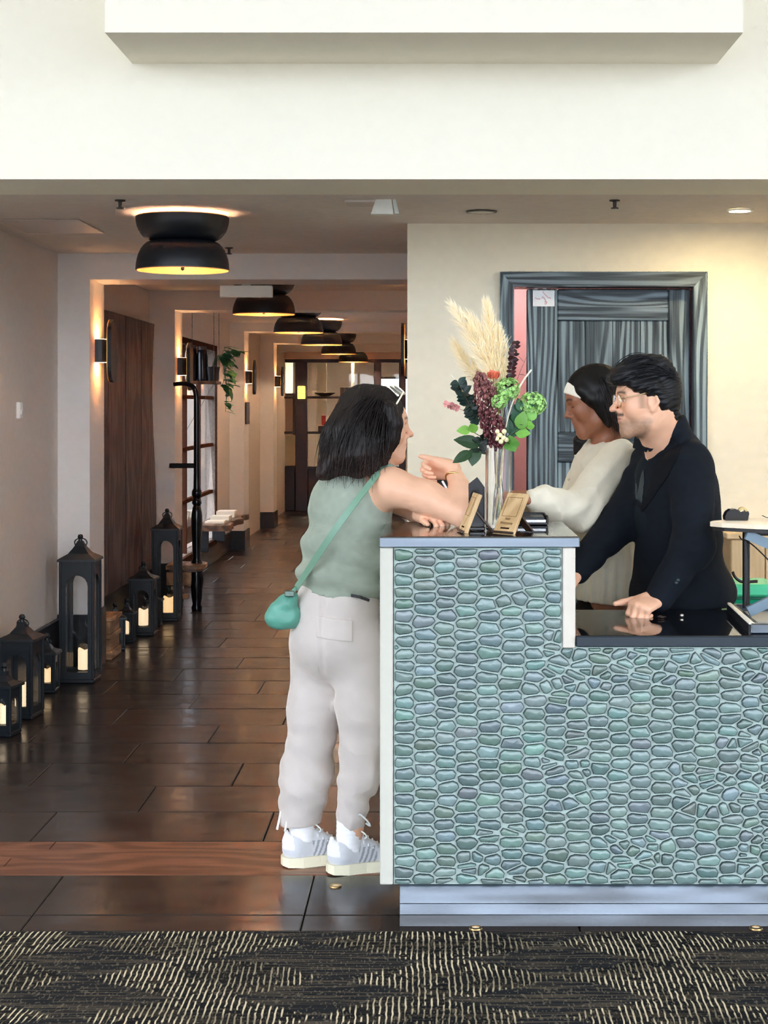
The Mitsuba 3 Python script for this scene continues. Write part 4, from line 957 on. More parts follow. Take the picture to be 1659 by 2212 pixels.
b.ell(P(772, 1085, 5.19), (0.105, 0.15, 0.11), 0.06, R=RW); b.ell(P(755, 1190, 5.19), (0.11, 0.14, 0.13), 0.06, R=RW); b.ell(P(735, 1330, 5.19), (0.115, 0.15, 0.13), 0.06, R=RW)
AM = (NS + NE) / 2 + np.array([0.0, 0, 0.008])
b.chain([NS, AM, NE], [0.06, 0.050, 0.041], k=0.03)
b.chain([NE, NE * 0.6 + NW * 0.4 + [0.012, 0, 0.0], NW], [0.04, 0.039, 0.025], k=0.025)
b.chain([FS, FE, FW], [0.052, 0.038, 0.026], k=0.03)
tipsR = hand_sdf(b, NW, [-0.93, 0.05, 0.10], [0.12, 0.9, 0.45], [0, 0, 1], [(58, 62, 30), (66, 70, 34), (72, 74, 34), (74, 74, 30)], [-0.86, -0.25, 0.30], k=0.9, tcurl=0.5)
hand_sdf(b, FW, [0.66, -0.74, -0.10], [0.1, -0.05, 1], [-1, -1, 0], [(38, 45, 20), (34, 45, 20), (30, 40, 20), (28, 38, 20)], [0.1, -0.95, -0.22], k=0.9, spread=0.1)
LL_, RL_ = [P(690, 1400, 5.25), P(681, 1525, 5.25), P(660, 1683, 5.23), P(652, 1840, 5.22)], [P(775, 1400, 5.14), P(785, 1525, 5.14), P(778, 1664, 5.14), P(754, 1840, 5.14)]
for L in (LL_, RL_): b.chain(L, [0.07, 0.06, 0.045, 0.034], k=0.04)
b.disp.append(lambda p: 0.0012 * nz(p, (26, 26, 26)))
skW = face_color(HW, (230, 180, 148), (190, 104, 98), (70, 52, 44), blush=0.35)
put('body', b.mesh(0.0036), 'm_skin', skW, True, parent=W)
# tank top
tk = SDF()
tk.ell([-0.268, 5.195, 1.19], (0.126, 0.172, 0.11), 0.05, R=RW); tk.ell([-0.278, 5.19, 1.08], (0.132, 0.168, 0.15), 0.06, R=RW); tk.ell([-0.300, 5.19, 0.95], (0.136, 0.168, 0.15), 0.06, R=RW)
tk.cap(P(800, 1026, 5.22), P(836, 1024, 5.12), 0.045, 0.036, k=0.04); tk.cap(P(800, 1026, 5.22), FS + RT * 0.05, 0.045, 0.04, k=0.04)
tk.ell(NS + [0.035, -0.06, -0.015], (0.095, 0.085, 0.088), 0.012, 's'); tk.ell(FS - RT * 0.05, (0.085, 0.07, 0.085), 0.012, 's')
tk.ell(nb + [0.03, 0, 0.055], (0.08, 0.075, 0.07), 0.01, 's')
tk.plane([-0.436, 5.19, 0.912], [-0.20, 0, -1])
def tkf(p):
    z = p[:, 2]; drape = 0.009 * np.sin(p @ np.array([18, 9, 62], np.float32) + 5 * nz(p, (5, 5, 5), 4)) * np.clip((1.16 - z) / 0.1, 0, 1)
    return (drape + 0.015 * (np.abs(nz(p, (7, 7, 16), 9)) * 2 - 0.4) * np.clip((1.2 - z) / 0.2, 0.15, 1)).astype(np.float32)
tk.disp.append(tkf)
def tank_col(v):
    c = fabric((152, 162, 148), 0.14, 60)(v)
    return c
put('tank_top', tk.mesh(0.0045, pad=0.05), 'm_cloth', tank_col, True, parent=W)
# trousers: baggy, with folds, a waistband and a patch pocket
tr = SDF()
tr.ell([-0.318, 5.19, 0.755], (0.146, 0.170, 0.15), 0.05, R=RW); tr.ell([-0.312, 5.19, 0.87], (0.128, 0.160, 0.10), 0.05, R=RW)
tr.chain([LL_[0], LL_[1], LL_[2] + [0.0, 0, 0], P(648, 1772, 5.23)], [0.095, 0.083, 0.078, 0.066], k=0.04)
tr.chain([RL_[0], RL_[1], RL_[2], P(757, 1772, 5.14)], [0.095, 0.082, 0.062, 0.044], k=0.035)
tr.plane([0, 5.2, 0.143], [0.03, 0, -1]); tr.plane([0, 5.2, 0.935], [0, 0, 1])
def trf(p):
    z = p[:, 2]; lowk = np.clip((0.62 - z) / 0.25, 0.12, 1)
    cr = 0.013 * lowk * (np.abs(nz(p, (13, 13, 9), 2)) * 2 - 0.4) + 0.009 * lowk * np.sin(p @ np.array([30, 14, 46], np.float32) + 9 * nz(p, (6, 6, 6), 5)) * nz(p, (9, 9, 9), 12) * 2
    seat = 0.006 * np.exp(-((p[:, 0] + 0.352) / 0.008) ** 2) * np.clip((z - 0.62) / 0.05, 0, 1)
    return (cr + seat).astype(np.float32)
tr.disp.append(trf)
trm = put('trousers', tr.mesh(0.0045, pad=0.04), 'm_cloth', fabric((206, 197, 191), 0.06, 40), True, parent=W)
pk = SDF(); pk.ops = [(lambda p: tr(p) - 0.005, np.float32(0.002), 'u')]
z0, z1 = EYE - (1366 - PY0) / 664, EYE - (1322 - PY0) / 664
pk.pts = [[-0.37, 4.98, z0 - .02], [-0.24, 5.16, z1 + .02]]
pk.add(lambda p: np.maximum.reduce([np.abs(p[:, 0] + 0.313) - 0.058, p[:, 1] - 5.14, np.abs(p[:, 2] + 0.12 * (p[:, 0] + 0.31) - (z0 + z1) / 2) - 0.034]), 0.004, 'i')
put('pocket', pk.mesh(0.003, pad=0.01), 'm_cloth', fabric((210, 201, 195), 0.04, 40), True, parent=trm)
for hx, hy in ((P(603, 1772, 5.2), 0), (P(620, 1776, 5.18), 1)):
    put('drawstring', tube(spline([hx + [0.006, 0, 0.03], hx + [0, -0.006, 0.0], hx + [-0.006, -0.006, -0.028]], 8), 0.0042, 6), 'm_cloth', S(240, 236, 230), True, parent=trm)
put('drawstring', tube(spline([P(775, 1762, 5.08), P(792, 1772, 5.06), P(800, 1784, 5.06), P(790, 1778, 5.06)], 10), 0.003, 6), 'm_cloth', S(200, 206, 204), True, parent=trm)
put('belt_back', ribbon([P(758, 1286, 5.035), P(778, 1290, 5.035), P(798, 1297, 5.04)], 0.009, 0.004, (0, -1, 0)), 'm_satin', S(24, 22, 26), parent=W)
for L in (LL_, RL_):
    s_ = SDF(); s_.chain([L[3] * [1, 1, 0] + [0, 0, 0.17], L[3] * [1, 1, 0] + [0, 0, 0.075]], [0.040, 0.042], k=0.01)
    s_.disp.append(lambda p: (0.0012 * np.sin(p[:, 2] * 420)).astype(np.float32))
    put('sock', s_.mesh(0.004), 'm_cloth', S(244, 244, 246), True, parent=W)
def shoe(heel, yaw_, L=0.255):
    R = rotz(yaw_); w = lambda x, y, z: np.array(heel) + R @ np.array([x, y, z])
    u = SDF()
    u.ell(w(0.048, 0, 0.062), (0.046, 0.036, 0.05), 0.02, R=R); u.cap(w(0.05, 0, 0.055), w(0.17, 0.004, 0.042), 0.041, 0.035, k=0.02); u.ell(w(0.205, 0.004, 0.042), (0.05, 0.041, 0.030), 0.02, R=R)
    u.cap(w(0.105, 0, 0.098), w(0.15, 0, 0.075), 0.020, 0.018, k=0.02); u.cap(w(0.012, 0, 0.085), w(0.016, 0, 0.112), 0.012, 0.008, k=0.012)
    u.ell(w(0.062, 0, 0.135), (0.045, 0.028, 0.05), 0.008, 's', R=R); u.plane(w(0, 0, 0.028), [0, 0, -1])
    def col(v):
        q = (v - np.array(heel)) @ R; x, y, z = q.T; c = np.tile(S(206, 208, 212), (len(v), 1)) * (1 + 0.08 * (meshkit.noise(v * 70) - 0.5))[:, None]
        st = (np.abs(((x - 0.45 * (z - 0.03)) / 0.017) % 1 - 0.5) < 0.24) & (x > 0.095) & (x < 0.158) & (z < 0.082) & (np.abs(y) > 0.018)
        c[st] = S(150, 154, 160); toe = (x > 0.19) & (z > 0.03); c[toe] = S(190, 196, 200)
        hl = (x < 0.03) & (z > 0.06); c[hl] = S(232, 232, 234); return c
    k_ = put('shoe', u.mesh(0.0035), 'm_cloth', col, True, parent=W)
    o = [(0.0, -0.012), (0.012, -0.034), (0.06, -0.040), (0.12, -0.036), (0.18, -0.045), (0.225, -0.041), (0.252, -0.02), (0.258, 0.004), (0.25, 0.026), (0.22, 0.044), (0.17, 0.045), (0.11, 0.034), (0.05, 0.037), (0.01, 0.032), (0.0, 0.012)]
    pl = Polygon(o).buffer(0.004).buffer(-0.002); m = trimesh.creation.extrude_polygon(pl, 0.034, engine='earcut'); v = m.vertices.copy()
    v[:, 2] += 0.012 * np.clip((v[:, 0] - 0.2) / 0.06, 0, 1) ** 2 * (v[:, 2] < 0.01) + 0.008 * np.clip((0.03 - v[:, 0]) / 0.04, 0, 1) * (v[:, 2] < 0.01)
    m.vertices = v @ R.T + np.array(heel); put('sole', fixn(m), 'm_matte', S(238, 232, 204), 40, parent=k_)
    for i in range(4):
        x = 0.115 + i * 0.016; put('lace', tube([w(x, -0.024, 0.092 - i * 0.009), w(x + 0.004, 0, 0.1195 - i * 0.0105), w(x, 0.024, 0.092 - i * 0.009)], 0.0028, 5), 'm_cloth', S(240, 242, 242), True, parent=k_)
    for s in (-1, 1): put('lace_loop', tube(spline([w(0.105, 0, 0.115), w(0.10, s * 0.02, 0.135), w(0.115, s * 0.04, 0.125), w(0.118, s * 0.02, 0.108)], 10), 0.0026, 5), 'm_cloth', S(236, 240, 240), True, parent=k_)
shoe([-0.492, 5.19, 0.0], yw); shoe([-0.340, 5.11, 0.0], yw)
# hair
h = SDF()
HW.E(h, (-0.018, 0, 0.042), (0.104, 0.090, 0.098)); 
h.chain([P(790, 905, 5.19), P(757, 955, 5.17), P(735, 1000, 5.15)], [0.098, 0.090, 0.055], k=0.05)
h.chain([P(775, 930, 5.10), P(770, 985, 5.08), P(772, 1016, 5.08)], [0.06, 0.056, 0.034], k=0.05)
h.chain([P(740, 990, 5.12), P(705, 1013, 5.11), P(696, 1022, 5.10)], [0.05, 0.03, 0.02], k=0.03)
h.chain([P(838, 885, 5.10), P(848, 915, 5.10), P(838, 948, 5.10), P(826, 996, 5.10)], [0.03, 0.026, 0.028, 0.02], k=0.025)
h.chain([P(800, 960, 5.07), P(806, 1010, 5.06)], [0.04, 0.022], k=0.03)
HW.E(h, (0.118, 0, -0.02), (0.07, 0.115, 0.095), k=0.012, op='s')
def hf(p):
    q = p - np.array(P(800, 900, 5.2), np.float32); th = np.arctan2(q[:, 1], q[:, 0]); r = np.linalg.norm(q[:, :2], axis=1)
    w_ = nz(p, (14, 14, 6), 3) * 9
    return (0.0022 * np.sin(th * 70 + w_ + q[:, 2] * 22) * np.clip(r / 0.05, 0, 1) + 0.010 * nz(p, (26, 26, 9), 6) + 0.034 * nz(p, (13, 13, 12), 8) * np.clip((1.42 - p[:, 2]) / 0.15, 0, 1)).astype(np.float32)
h.disp.append(hf)
hc = lambda v: np.clip(S(24, 18, 18) * (1 + 0.6 * (meshkit.noise(v * [60, 60, 12]) - 0.5))[:, None] + S(70, 44, 34) * (np.clip((1.38 - v[:, 2]) / 0.16, 0, 1) * meshkit.noise(v * [40, 40, 10], 5) * 0.75)[:, None], 0, 1)
hk = put('hair', h.mesh(0.004, pad=0.05), 'm_hair', hc, True, parent=W)
rt_ = [P(780, 862, 5.14), P(800, 858, 5.09), P(825, 866, 5.09), P(840, 876, 5.10)]
md_ = [P(716, 930, 5.12), P(750, 945, 5.03), P(800, 940, 5.04), P(840, 935, 5.06)]
tp_ = [P(690, 1022, 5.10), P(740, 1040, 5.05), P(785, 1036, 5.04), P(826, 1006, 5.06)]
put('locks', strands(rt_, tp_, md_, 200, 0.0014, 5, 0.014, 10), 'm_hair', hc, True, parent=hk)
put('bracelet', tube([NW * 0.82 + NE * 0.18 + 0.030 * (math.cos(t) * unit([1, -0.25, -0.1]) + math.sin(t) * unit([0.2, 0.8, -0.8])) for t in np.linspace(0, 2 * np.pi, 25)[:-1]], 0.003, 6, closed=True), 'm_metal', S(240, 214, 150), True, parent=W)
# sunglasses pushed up in the hair
k = thing('sunglasses', 'pale framed sunglasses pushed up into the hair of the woman in the tank top', 'sunglasses')
for s in (-1, 1):
    c = HW.w(0.062, s * 0.034, 0.128)
    t = np.linspace(0, 2 * np.pi, 19)[:-1]; ax, ay = HW.R @ unit([0.75, 0, -0.62]), HW.R[:, 1]
    put('rim', tube([c + ax * 0.021 * math.cos(a) + ay * 0.026 * math.sin(a) for a in t], 0.0026, 6, closed=True), 'm_satin', S(246, 240, 214), True, parent=k)
    v = np.array([c + ax * 0.02 * math.cos(a) + ay * 0.025 * math.sin(a) for a in t] + [c + HW.R @ np.array([0.004, 0, 0.005])]); f = [[i, (i + 1) % 18, 18] for i in range(18)]
    put('lens', trimesh.Trimesh(v, f, process=False), 'm_gloss', S(220, 224, 226), parent=k)
    put('temple', tube(spline([HW.w(0.068, s * 0.062, 0.12), HW.w(0.045, s * 0.094, 0.09), HW.w(0.01, s * 0.105, 0.04)], 8), 0.0032, 6), 'm_satin', S(250, 246, 224), True, parent=k)
put('bridge', tube([HW.w(0.066, -0.01, 0.132), HW.w(0.066, 0.01, 0.132)], 0.0025, 6), 'm_satin', S(246, 240, 214), True, parent=k)
# crossbody bag
k = thing('shoulder_bag', 'small teal crossbody bag hanging at the hip of the woman in the tank top', 'bag')
bc = P(613, 1318, 5.12)
g = SDF(); g.ell(bc + [0, 0, -0.012], (0.052, 0.03, 0.045), 0.03); g.cap(bc + [-0.032, 0, -0.028], bc + [0.026, 0, -0.03], 0.026, 0.026, k=0.02); g.cap(bc + [0.012, 0, 0.03], bc + [0.03, 0, 0.04], 0.022, 0.018, k=0.03)
g.disp.append(folds(0.006, (30, 30, 24), 3))
put('body', g.mesh(0.0035), 'm_satin', fabric((92, 158, 140), 0.25, 40), True, parent=k)
up = [P(640, 1270, 5.09), P(672, 1222, 5.035), P(720, 1150, 4.985), P(770, 1082, 4.985), P(806, 1036, 5.02), P(828, 1008, 5.08), P(836, 1002, 5.15)]
put('strap', ribbon(spline(up, 40), 0.021, 0.003, spline([[-0.6, -0.8, 0.1], [-.5, -.85, .15], [-.4, -.9, .15], [-.2, -.95, .2], [0, -.9, .4], [0.1, -.6, .8], [0.1, 0, 1]], 40)), 'm_satin', S(112, 150, 128), 40, parent=k)
put('buckle', cbx(*(np.array([[-0.016, 0.016], [-0.012, 0.004], [-0.008, 0.012]]) + P(626, 1283, 5.088)[:, None]).ravel(), 0.003), 'm_metal', S(120, 140, 132), parent=k)
put('flap_tab', tube(spline([P(640, 1270, 5.09), P(632, 1278, 5.085), P(622, 1288, 5.09)], 8), 0.007, 8), 'm_satin', S(100, 150, 132), True, parent=k)
# white pen in her hand
k = thing('pen', 'white pen held in the raised hand of the woman in the tank top', 'pen')
pa, pb = P(956, 1040, 5.03), P(970, 1066, 4.99)
put('barrel', tube([pa, pb], 0.0038, 8), 'm_satin', S(246, 246, 246), True, parent=k); put('tip', tube([pb, pb + (pb - pa) * 0.14], [0.0034, 0.001], 8), 'm_satin', S(60, 60, 66), True, parent=k)

# ------------------------------------------------------------------ the man in black behind the low counter
M = thing('person', 'man with black hair, glasses and a black suit behind the low counter', 'person')
ym = math.pi + math.radians(6)
HM = Head(P(1394, 866, 5.20), ym, math.radians(-4), k=0.955)
NS, FS = P(1492, 1006, 5.20), P(1412, 1004, 5.54)
NE, NW = P(1500, 1175, 5.09), P(1424, 1288, 5.06)
FE, FW = P(1336, 1132, 5.42), P(1247, 1228, 5.27)
b = SDF(); head_sdf(b, HM, True, nose=1.12)
nb = P(1448, 985, 5.33)
b.cap(HM.w(-0.035, 0, -0.05), nb, 0.060, 0.066, k=0.03); b.cap(HM.w(-0.005, 0, -0.085), P(1424, 985, 5.32), 0.034, 0.036, k=0.04)
b.chain([NS, FS], [0.055, 0.055], k=0.05)
b.chain([P(1455, 1040, 5.37), P(1460, 1290, 5.37)], [0.11, 0.11], k=0.05)
b.chain([NS, NE, NW], [0.05, 0.042, 0.028], k=0.03); b.chain([FS, FE, FW], [0.05, 0.042, 0.028], k=0.03)
for s in (-1, 1): b.chain([[0.83, 5.40 + s * 0.1, 0.9], [0.86, 5.42 + s * 0.1, 0.48], [0.88, 5.42 + s * 0.11, 0.09]], [0.08, 0.06, 0.045], k=0.04); b.cap([0.88, 5.42 + s * 0.11, 0.05], [0.74, 5.42 + s * 0.12, 0.04], 0.045, 0.04)
hand_sdf(b, NW + [-0.012, -0.012, -0.008], [-0.62, -0.62, -0.18], [-0.12, -0.5, 0.95], [-1, 0.4, 0], [(62, 78, 40), (66, 82, 40), (70, 84, 40), (72, 86, 40)], [-0.9, -0.05, -0.12], k=0.98, tcurl=0.25, spread=0.03)
hand_sdf(b, FW, [-0.62, -0.1, -0.78], [-0.8, -0.3, 0.4], [0, -1, 0.2], [(30, 50, 30)] * 4, [-0.2, -0.9, -0.4], k=0.95)
b.plane([0, 0, 0.838], [0, 0, -1], k=0.004) if False else None
skM = face_color(HM, (230, 178, 146), (206, 136, 122), (38, 28, 26), stubble=(120, 94, 74), blush=0.35, brow_w=1.25)
put('body', b.mesh(0.0036), 'm_skin', skM, True, parent=M)
# jacket
j = SDF()
j.ell([0.812, 5.37, 1.25], (0.130, 0.20, 0.12), 0.05); j.ell([0.822, 5.37, 1.12], (0.142, 0.185, 0.17), 0.06); j.ell([0.825, 5.37, 0.98], (0.142, 0.178, 0.16), 0.06); j.ell([0.838, 5.375, 0.86], (0.178, 0.19, 0.13), 0.06)
j.cap(P(1462, 958, 5.36), NS + [0.0, 0.02, 0.0], 0.052, 0.068, k=0.05); j.cap(P(1462, 958, 5.36), FS, 0.05, 0.066, k=0.05)
j.chain([NS, NE, NW], [0.076, 0.064, 0.047], k=0.035); j.chain([FS, FE, FW], [0.075, 0.062, 0.048], k=0.035)
j.ell(nb + [-0.018, -0.0, 0.03], (0.078, 0.07, 0.085), 0.012, 's', R=rotz(0.0)); j.cap(nb + [-0.07, 0, 0.03], nb + [-0.12, 0, -0.16], 0.05, 0.012, 0.01, 's')
j.cap(nb + [0.03, 0.02, -0.05], nb * 0.42 + HM.w(-0.035, 0, -0.05) * 0.58 + [0.012, 0.006, 0.012], 0.098, 0.074, k=0.02)
q_ = unit([-0.68, 0, 0.73]).astype(np.float32); q0 = P(1434, 936, 5.25).astype(np.float32)
j.add(lambda p: np.where(p[:, 2] > 1.30, np.minimum((p - q0) @ q_, 1e3), -1.0), 0.004, 'i')
j.plane([0.838, 5.37, 0.828], [0.05, 0, -1]); j.plane(NW + [-0.012, -0.01, -0.02], NW - NE + [0, 0, 0.05], k=0.004) if False else None
j.disp.append(lambda p: (0.007 * (np.abs(nz(p, (9, 9, 9), 3)) * 2 - 0.4) + 0.005 * np.sin(p @ np.array([30, 20, 40], np.float32) + 8 * nz(p, (5, 5, 5), 7)) * np.clip(nz(p, (6, 6, 6), 2) * 3, 0, 1)).astype(np.float32))
jc = fabric((15, 21, 29), 0.3, 60)
jk = put('jacket', j.mesh(0.005, pad=0.04), 'm_cloth', jc, True, parent=M)
put('lapel', conform(j, [(1450, 938), (1472, 962), (1436, 1030), (1393, 1125), (1389, 1095), (1414, 1010)], 5.22, 5.36), 'm_cloth', S(9, 13, 19), True, parent=jk)
cl = spline([P(1398, 968, 5.235), P(1425, 945, 5.225), P(1452, 918, 5.25), P(1468, 900, 5.32), P(1466, 902, 5.40)], 20)
put('shirt_collar', ribbon(cl, np.linspace(0.03, 0.05, 20), 0.007, spline([[-.5, -1, .2], [-.1, -1, .2], [.3, -.9, .3], [.9, -.3, .3], [.9, .4, .3]], 20)), 'm_cloth', S(14, 20, 27), 40, parent=M)
cl = spline([P(1398, 968, 5.235), P(1384, 962, 5.27), P(1372, 956, 5.33), P(1376, 950, 5.40)], 16)
put('shirt_collar', ribbon(cl, np.linspace(0.028, 0.045, 16), 0.007, spline([[-.7, -.8, .2], [-1, -.3, .2], [-1, .2, .2], [-.8, .8, .2]], 16)), 'm_cloth', S(14, 20, 27), 40, parent=M)
sh = SDF(); sh.ell([0.79, 5.36, 1.26], (0.115, 0.13, 0.10), 0.04); sh.ell([0.79, 5.36, 1.12], (0.12, 0.13, 0.14), 0.04); sh.cap(nb + [-0.01, 0, -0.03], nb + [-0.015, 0, 0.012], 0.072, 0.068, k=0.02)
put('shirt', sh.mesh(0.005), 'm_cloth', fabric((16, 26, 33), 0.25, 50), True, parent=M)
put('tie', conform(j, [(1380, 972), (1397, 968), (1395, 1040), (1391, 1092), (1381, 1082)], 5.24, 5.36, 0.0025), 'm_satin', S(24, 42, 50), True, parent=M)
ts = SDF()
for s in (-1, 1): ts.chain([[0.835, 5.40 + s * 0.09, 0.86], [0.86, 5.42 + s * 0.1, 0.48], [0.885, 5.42 + s * 0.11, 0.09]], [0.10, 0.085, 0.07], k=0.04)
ts.ell([0.84, 5.39, 0.85], (0.13, 0.17, 0.12), 0.05); ts.plane([0, 0, 0.06], [0, 0, -1])
put('trousers', ts.mesh(0.008), 'm_cloth', S(14, 16, 20), True, parent=M)
for s in (-1, 1): put('shoe', trimesh.Trimesh(*[(q := (lambda z_: (z_.ell([0.80, 5.42 + s * 0.115, 0.045], (0.14, 0.046, 0.05), 0.02), z_.plane([0, 0, 0.002], [0, 0, -1]), z_)[-1])(SDF()).mesh(0.006)).vertices, q.faces], process=False), 'm_satin', S(16, 15, 16), True, parent=M)
cuffb = NW * 0.86 + NE * 0.14
for i in range(2): put('cuff_button', trimesh.creation.icosphere(2, 0.007).apply_transform(np.diag([1, 1, 1, 1.0])).apply_translation(NE * (0.28 - 0.05 * i) + NW * (0.72 + 0.05 * i) + [0.02, -0.052, 0.01]), 'm_satin', S(34, 46, 52), True, parent=jk)
# hair: a high quiff, short sides
h = SDF(); C, E = (lambda *a, **k: HM.C(h, *a, **k)), (lambda *a, **k: HM.E(h, *a, **k))
E((-0.018, 0, 0.062), (0.108, 0.082, 0.078)); E((-0.045, 0, 0.015), (0.074, 0.077, 0.078), k=0.03)
C((0.075, -0.03, 0.092), (0.075, 0.03, 0.092), 0.036, k=0.03); C((0.02, 0, 0.125), (-0.05, 0, 0.118), 0.036, 0.036, k=0.04); C((0.098, -0.03, 0.078), (0.098, 0.025, 0.078), 0.024, k=0.02)
for s in (-1, 1): C((0.045, s * 0.066, 0.056), (-0.01, s * 0.074, 0.046), 0.021, 0.022, k=0.02); C((-0.012, s * 0.074, 0.05), (-0.045, s * 0.066, -0.01), 0.02, 0.018, k=0.02); C((0.002, s * 0.076, 0.03), (0.004, s * 0.074, 0.008), 0.006, 0.003, k=0.01)
C((-0.085, 0, 0.0), (-0.082, 0, -0.055), 0.035, 0.028, k=0.03)
E((0.105, 0, 0.006), (0.075, 0.10, 0.048), k=0.012, op='s'); E((0.05, 0, -0.06), (0.085, 0.13, 0.072), k=0.012, op='s')
def hf(p):
    q = (p - HM.c.astype(np.float32)) @ HM.R.astype(np.float32)
    return (0.0016 * np.sin(q[:, 2] * 380 + q[:, 0] * 80 + 9 * nz(q, (14, 30, 30), 3)) + 0.008 * nz(q, (12, 24, 24), 6)).astype(np.float32)
h.disp.append(hf)
hcm = lambda v: np.clip(S(17, 18, 22) * (1 + 0.7 * (meshkit.noise(v * [30, 60, 90]) - 0.5))[:, None], 0, 1)
hk = put('hair', h.mesh(0.0035), 'm_hair', hcm, True, parent=M)
put('locks', strands([HM.w(-0.09, s * y, z) for s, y, z in ((-1, 0.03, 0.10), (1, .05, .09), (1, 0.075, 0.07))], [HM.w(0.105, y, z) for y, z in ((-0.03, 0.095), (0.03, 0.085), (0.055, 0.06))], [HM.w(0.02, y, z) for y, z in ((-0.03, 0.152), (0.03, 0.146), (0.074, 0.088))], 150, 0.0011, 3, 0.009), 'm_hair', hcm, True, parent=hk)
ring = P(1415, 1326, 4.99)
k = thing('eyeglasses', 'thin gold framed eyeglasses on the nose of the man in black', 'glasses')
for s in (-1, 1):
    c = HM.w(0.098, s * 0.033, 0.006); t = np.linspace(0, 2 * np.pi, 21)[:-1]; ax, ay = HM.R[:, 1], HM.R[:, 2]
    put('rim', tube([c + ax * 0.025 * np.sign(math.cos(a)) * abs(math.cos(a)) ** 0.7 + ay * 0.020 * np.sign(math.sin(a)) * abs(math.sin(a)) ** 0.7 for a in t], 0.0016, 6, closed=True), 'm_metal', S(236, 206, 150), True, parent=k)
    v = np.array([c + ax * 0.0245 * math.cos(a) + ay * 0.0195 * math.sin(a) for a in t] + [c]); put('lens', trimesh.Trimesh(v, [[i, (i + 1) % 20, 20] for i in range(20)], process=False), 'm_pane', parent=k)
    put('temple', tube(spline([HM.w(0.097, s * 0.059, 0.014), HM.w(0.09, s * 0.070, 0.017), HM.w(0.045, s * 0.080, 0.022), HM.w(-0.004, s * 0.0845, 0.027), HM.w(-0.02, s * 0.088, 0.012)], 12), 0.0017, 6), 'm_metal', S(240, 214, 166), True, parent=k)
put('bridge', tube([HM.w(0.099, -0.009, 0.012), HM.w(0.104, 0, 0.016), HM.w(0.099, 0.009, 0.012)], 0.0015, 6), 'm_metal', S(236, 206, 150), True, parent=k)
k = thing('cufflink_stone', 'oval black stone lying at the man\'s fist on the low counter', 'stone')
m = trimesh.creation.icosphere(2, 1.0); m.apply_transform(np.diag([0.013, 0.01, 0.0055, 1])); m.apply_translation([0.708, 4.958, 0.8425]); put('stone', m, 'm_gloss', S(24, 14, 14), True, parent=k)
put('setting', lathe([[0.0, 0.8362], [0.010, 0.8362], [0.0105, 0.839], [0, 0.839]], 18, (0.708, 4.958, 0)), 'm_metal', S(60, 50, 46), 40, parent=k)
put('metal_stud', trimesh.creation.icosphere(2, 0.0065).apply_translation([0.775, 4.99, 0.8425]), 'm_polish', S(240, 238, 230), True, label='tiny shiny metal stud on the low counter, right of the man\'s fist', cat='stud')

# ------------------------------------------------------------------ the receptionist in the cream blouse
G = thing('person', 'woman with a white headband and a cream blouse behind the high counter', 'person')
HG = Head(P(1283, 868, 5.75), math.pi, math.radians(-17), k=0.98)
NS, FS = P(1336, 988, 5.62), P(1300, 985, 5.93)
NE, NW = P(1248, 1104, 5.42), P(1146, 1077, 5.25)
FE, FW = P(1225, 1110, 5.78), P(1128, 1082, 5.36)
nb = P(1312, 968, 5.78)
b = SDF(); head_sdf(b, HG, False, nose=0.98, lips=1.35)
b.cap(HG.w(-0.03, 0, -0.06), nb, 0.05, 0.055, k=0.03)
b.chain([NS, FS], [0.05, 0.05], k=0.05); b.chain([P(1305, 1020, 5.78), P(1312, 1240, 5.78)], [0.09, 0.10], k=0.05)
b.chain([NS, NE, NW], [0.045, 0.036, 0.024], k=0.03); b.chain([FS, FE, FW], [0.045, 0.036, 0.024], k=0.03)
for s in (-1, 1): b.chain([[0.63, 5.80 + s * 0.09, 0.86], [0.64, 5.82 + s * 0.1, 0.46], [0.65, 5.82 + s * 0.1, 0.08]], [0.08, 0.055, 0.04], k=0.04); b.cap([0.65, 5.82 + s * 0.1, 0.045], [0.52, 5.82 + s * 0.1, 0.035], 0.042, 0.035)
hand_sdf(b, NW, [-0.88, -0.35, 0.12], [0.05, -0.3, 0.95], [-0.2, 0.9, 0.1], [(24, 40, 24), (30, 44, 26), (36, 48, 28), (40, 50, 30)], [-0.6, 0.3, -0.5], k=0.9)
hand_sdf(b, FW, [-0.8, -0.5, -0.15], [-0.2, 0.1, 0.95], [-0.2, -0.9, 0.1], [(24, 40, 24), (28, 42, 26), (30, 44, 28), (34, 46, 30)], [-0.6, -0.5, -0.4], k=0.9)
skG = face_color(HG, (150, 98, 72), (176, 122, 122), (34, 20, 16), blush=0.2, closed=True, brow_w=1.1)
put('body', b.mesh(0.0036), 'm_skin', skG, True, parent=G)
bl = SDF()
bl.ell([0.612, 5.78, 1.26], (0.108, 0.165, 0.11), 0.05); bl.ell([0.600, 5.78, 1.13], (0.124, 0.165, 0.15), 0.06); bl.ell([0.620, 5.78, 0.92], (0.142, 0.178, 0.27), 0.06)
bl.cap(nb + [0.0, 0, -0.02], nb + [-0.022, 0, 0.04], 0.066, 0.054, k=0.03)
bl.chain([NS, NE], [0.066, 0.062], k=0.035); bl.chain([NE, NE * 0.35 + NW * 0.65, NW], [0.062, 0.05, 0.03], k=0.03); bl.chain([FS, FE, FW], [0.062, 0.056, 0.032], k=0.035)
bl.ell(HG.w(0.03, 0, -0.10) , (0.09, 0.08, 0.055), 0.008, 's', R=HG.R); bl.plane([0.6, 5.78, 0.797], [-0.10, 0, -1])
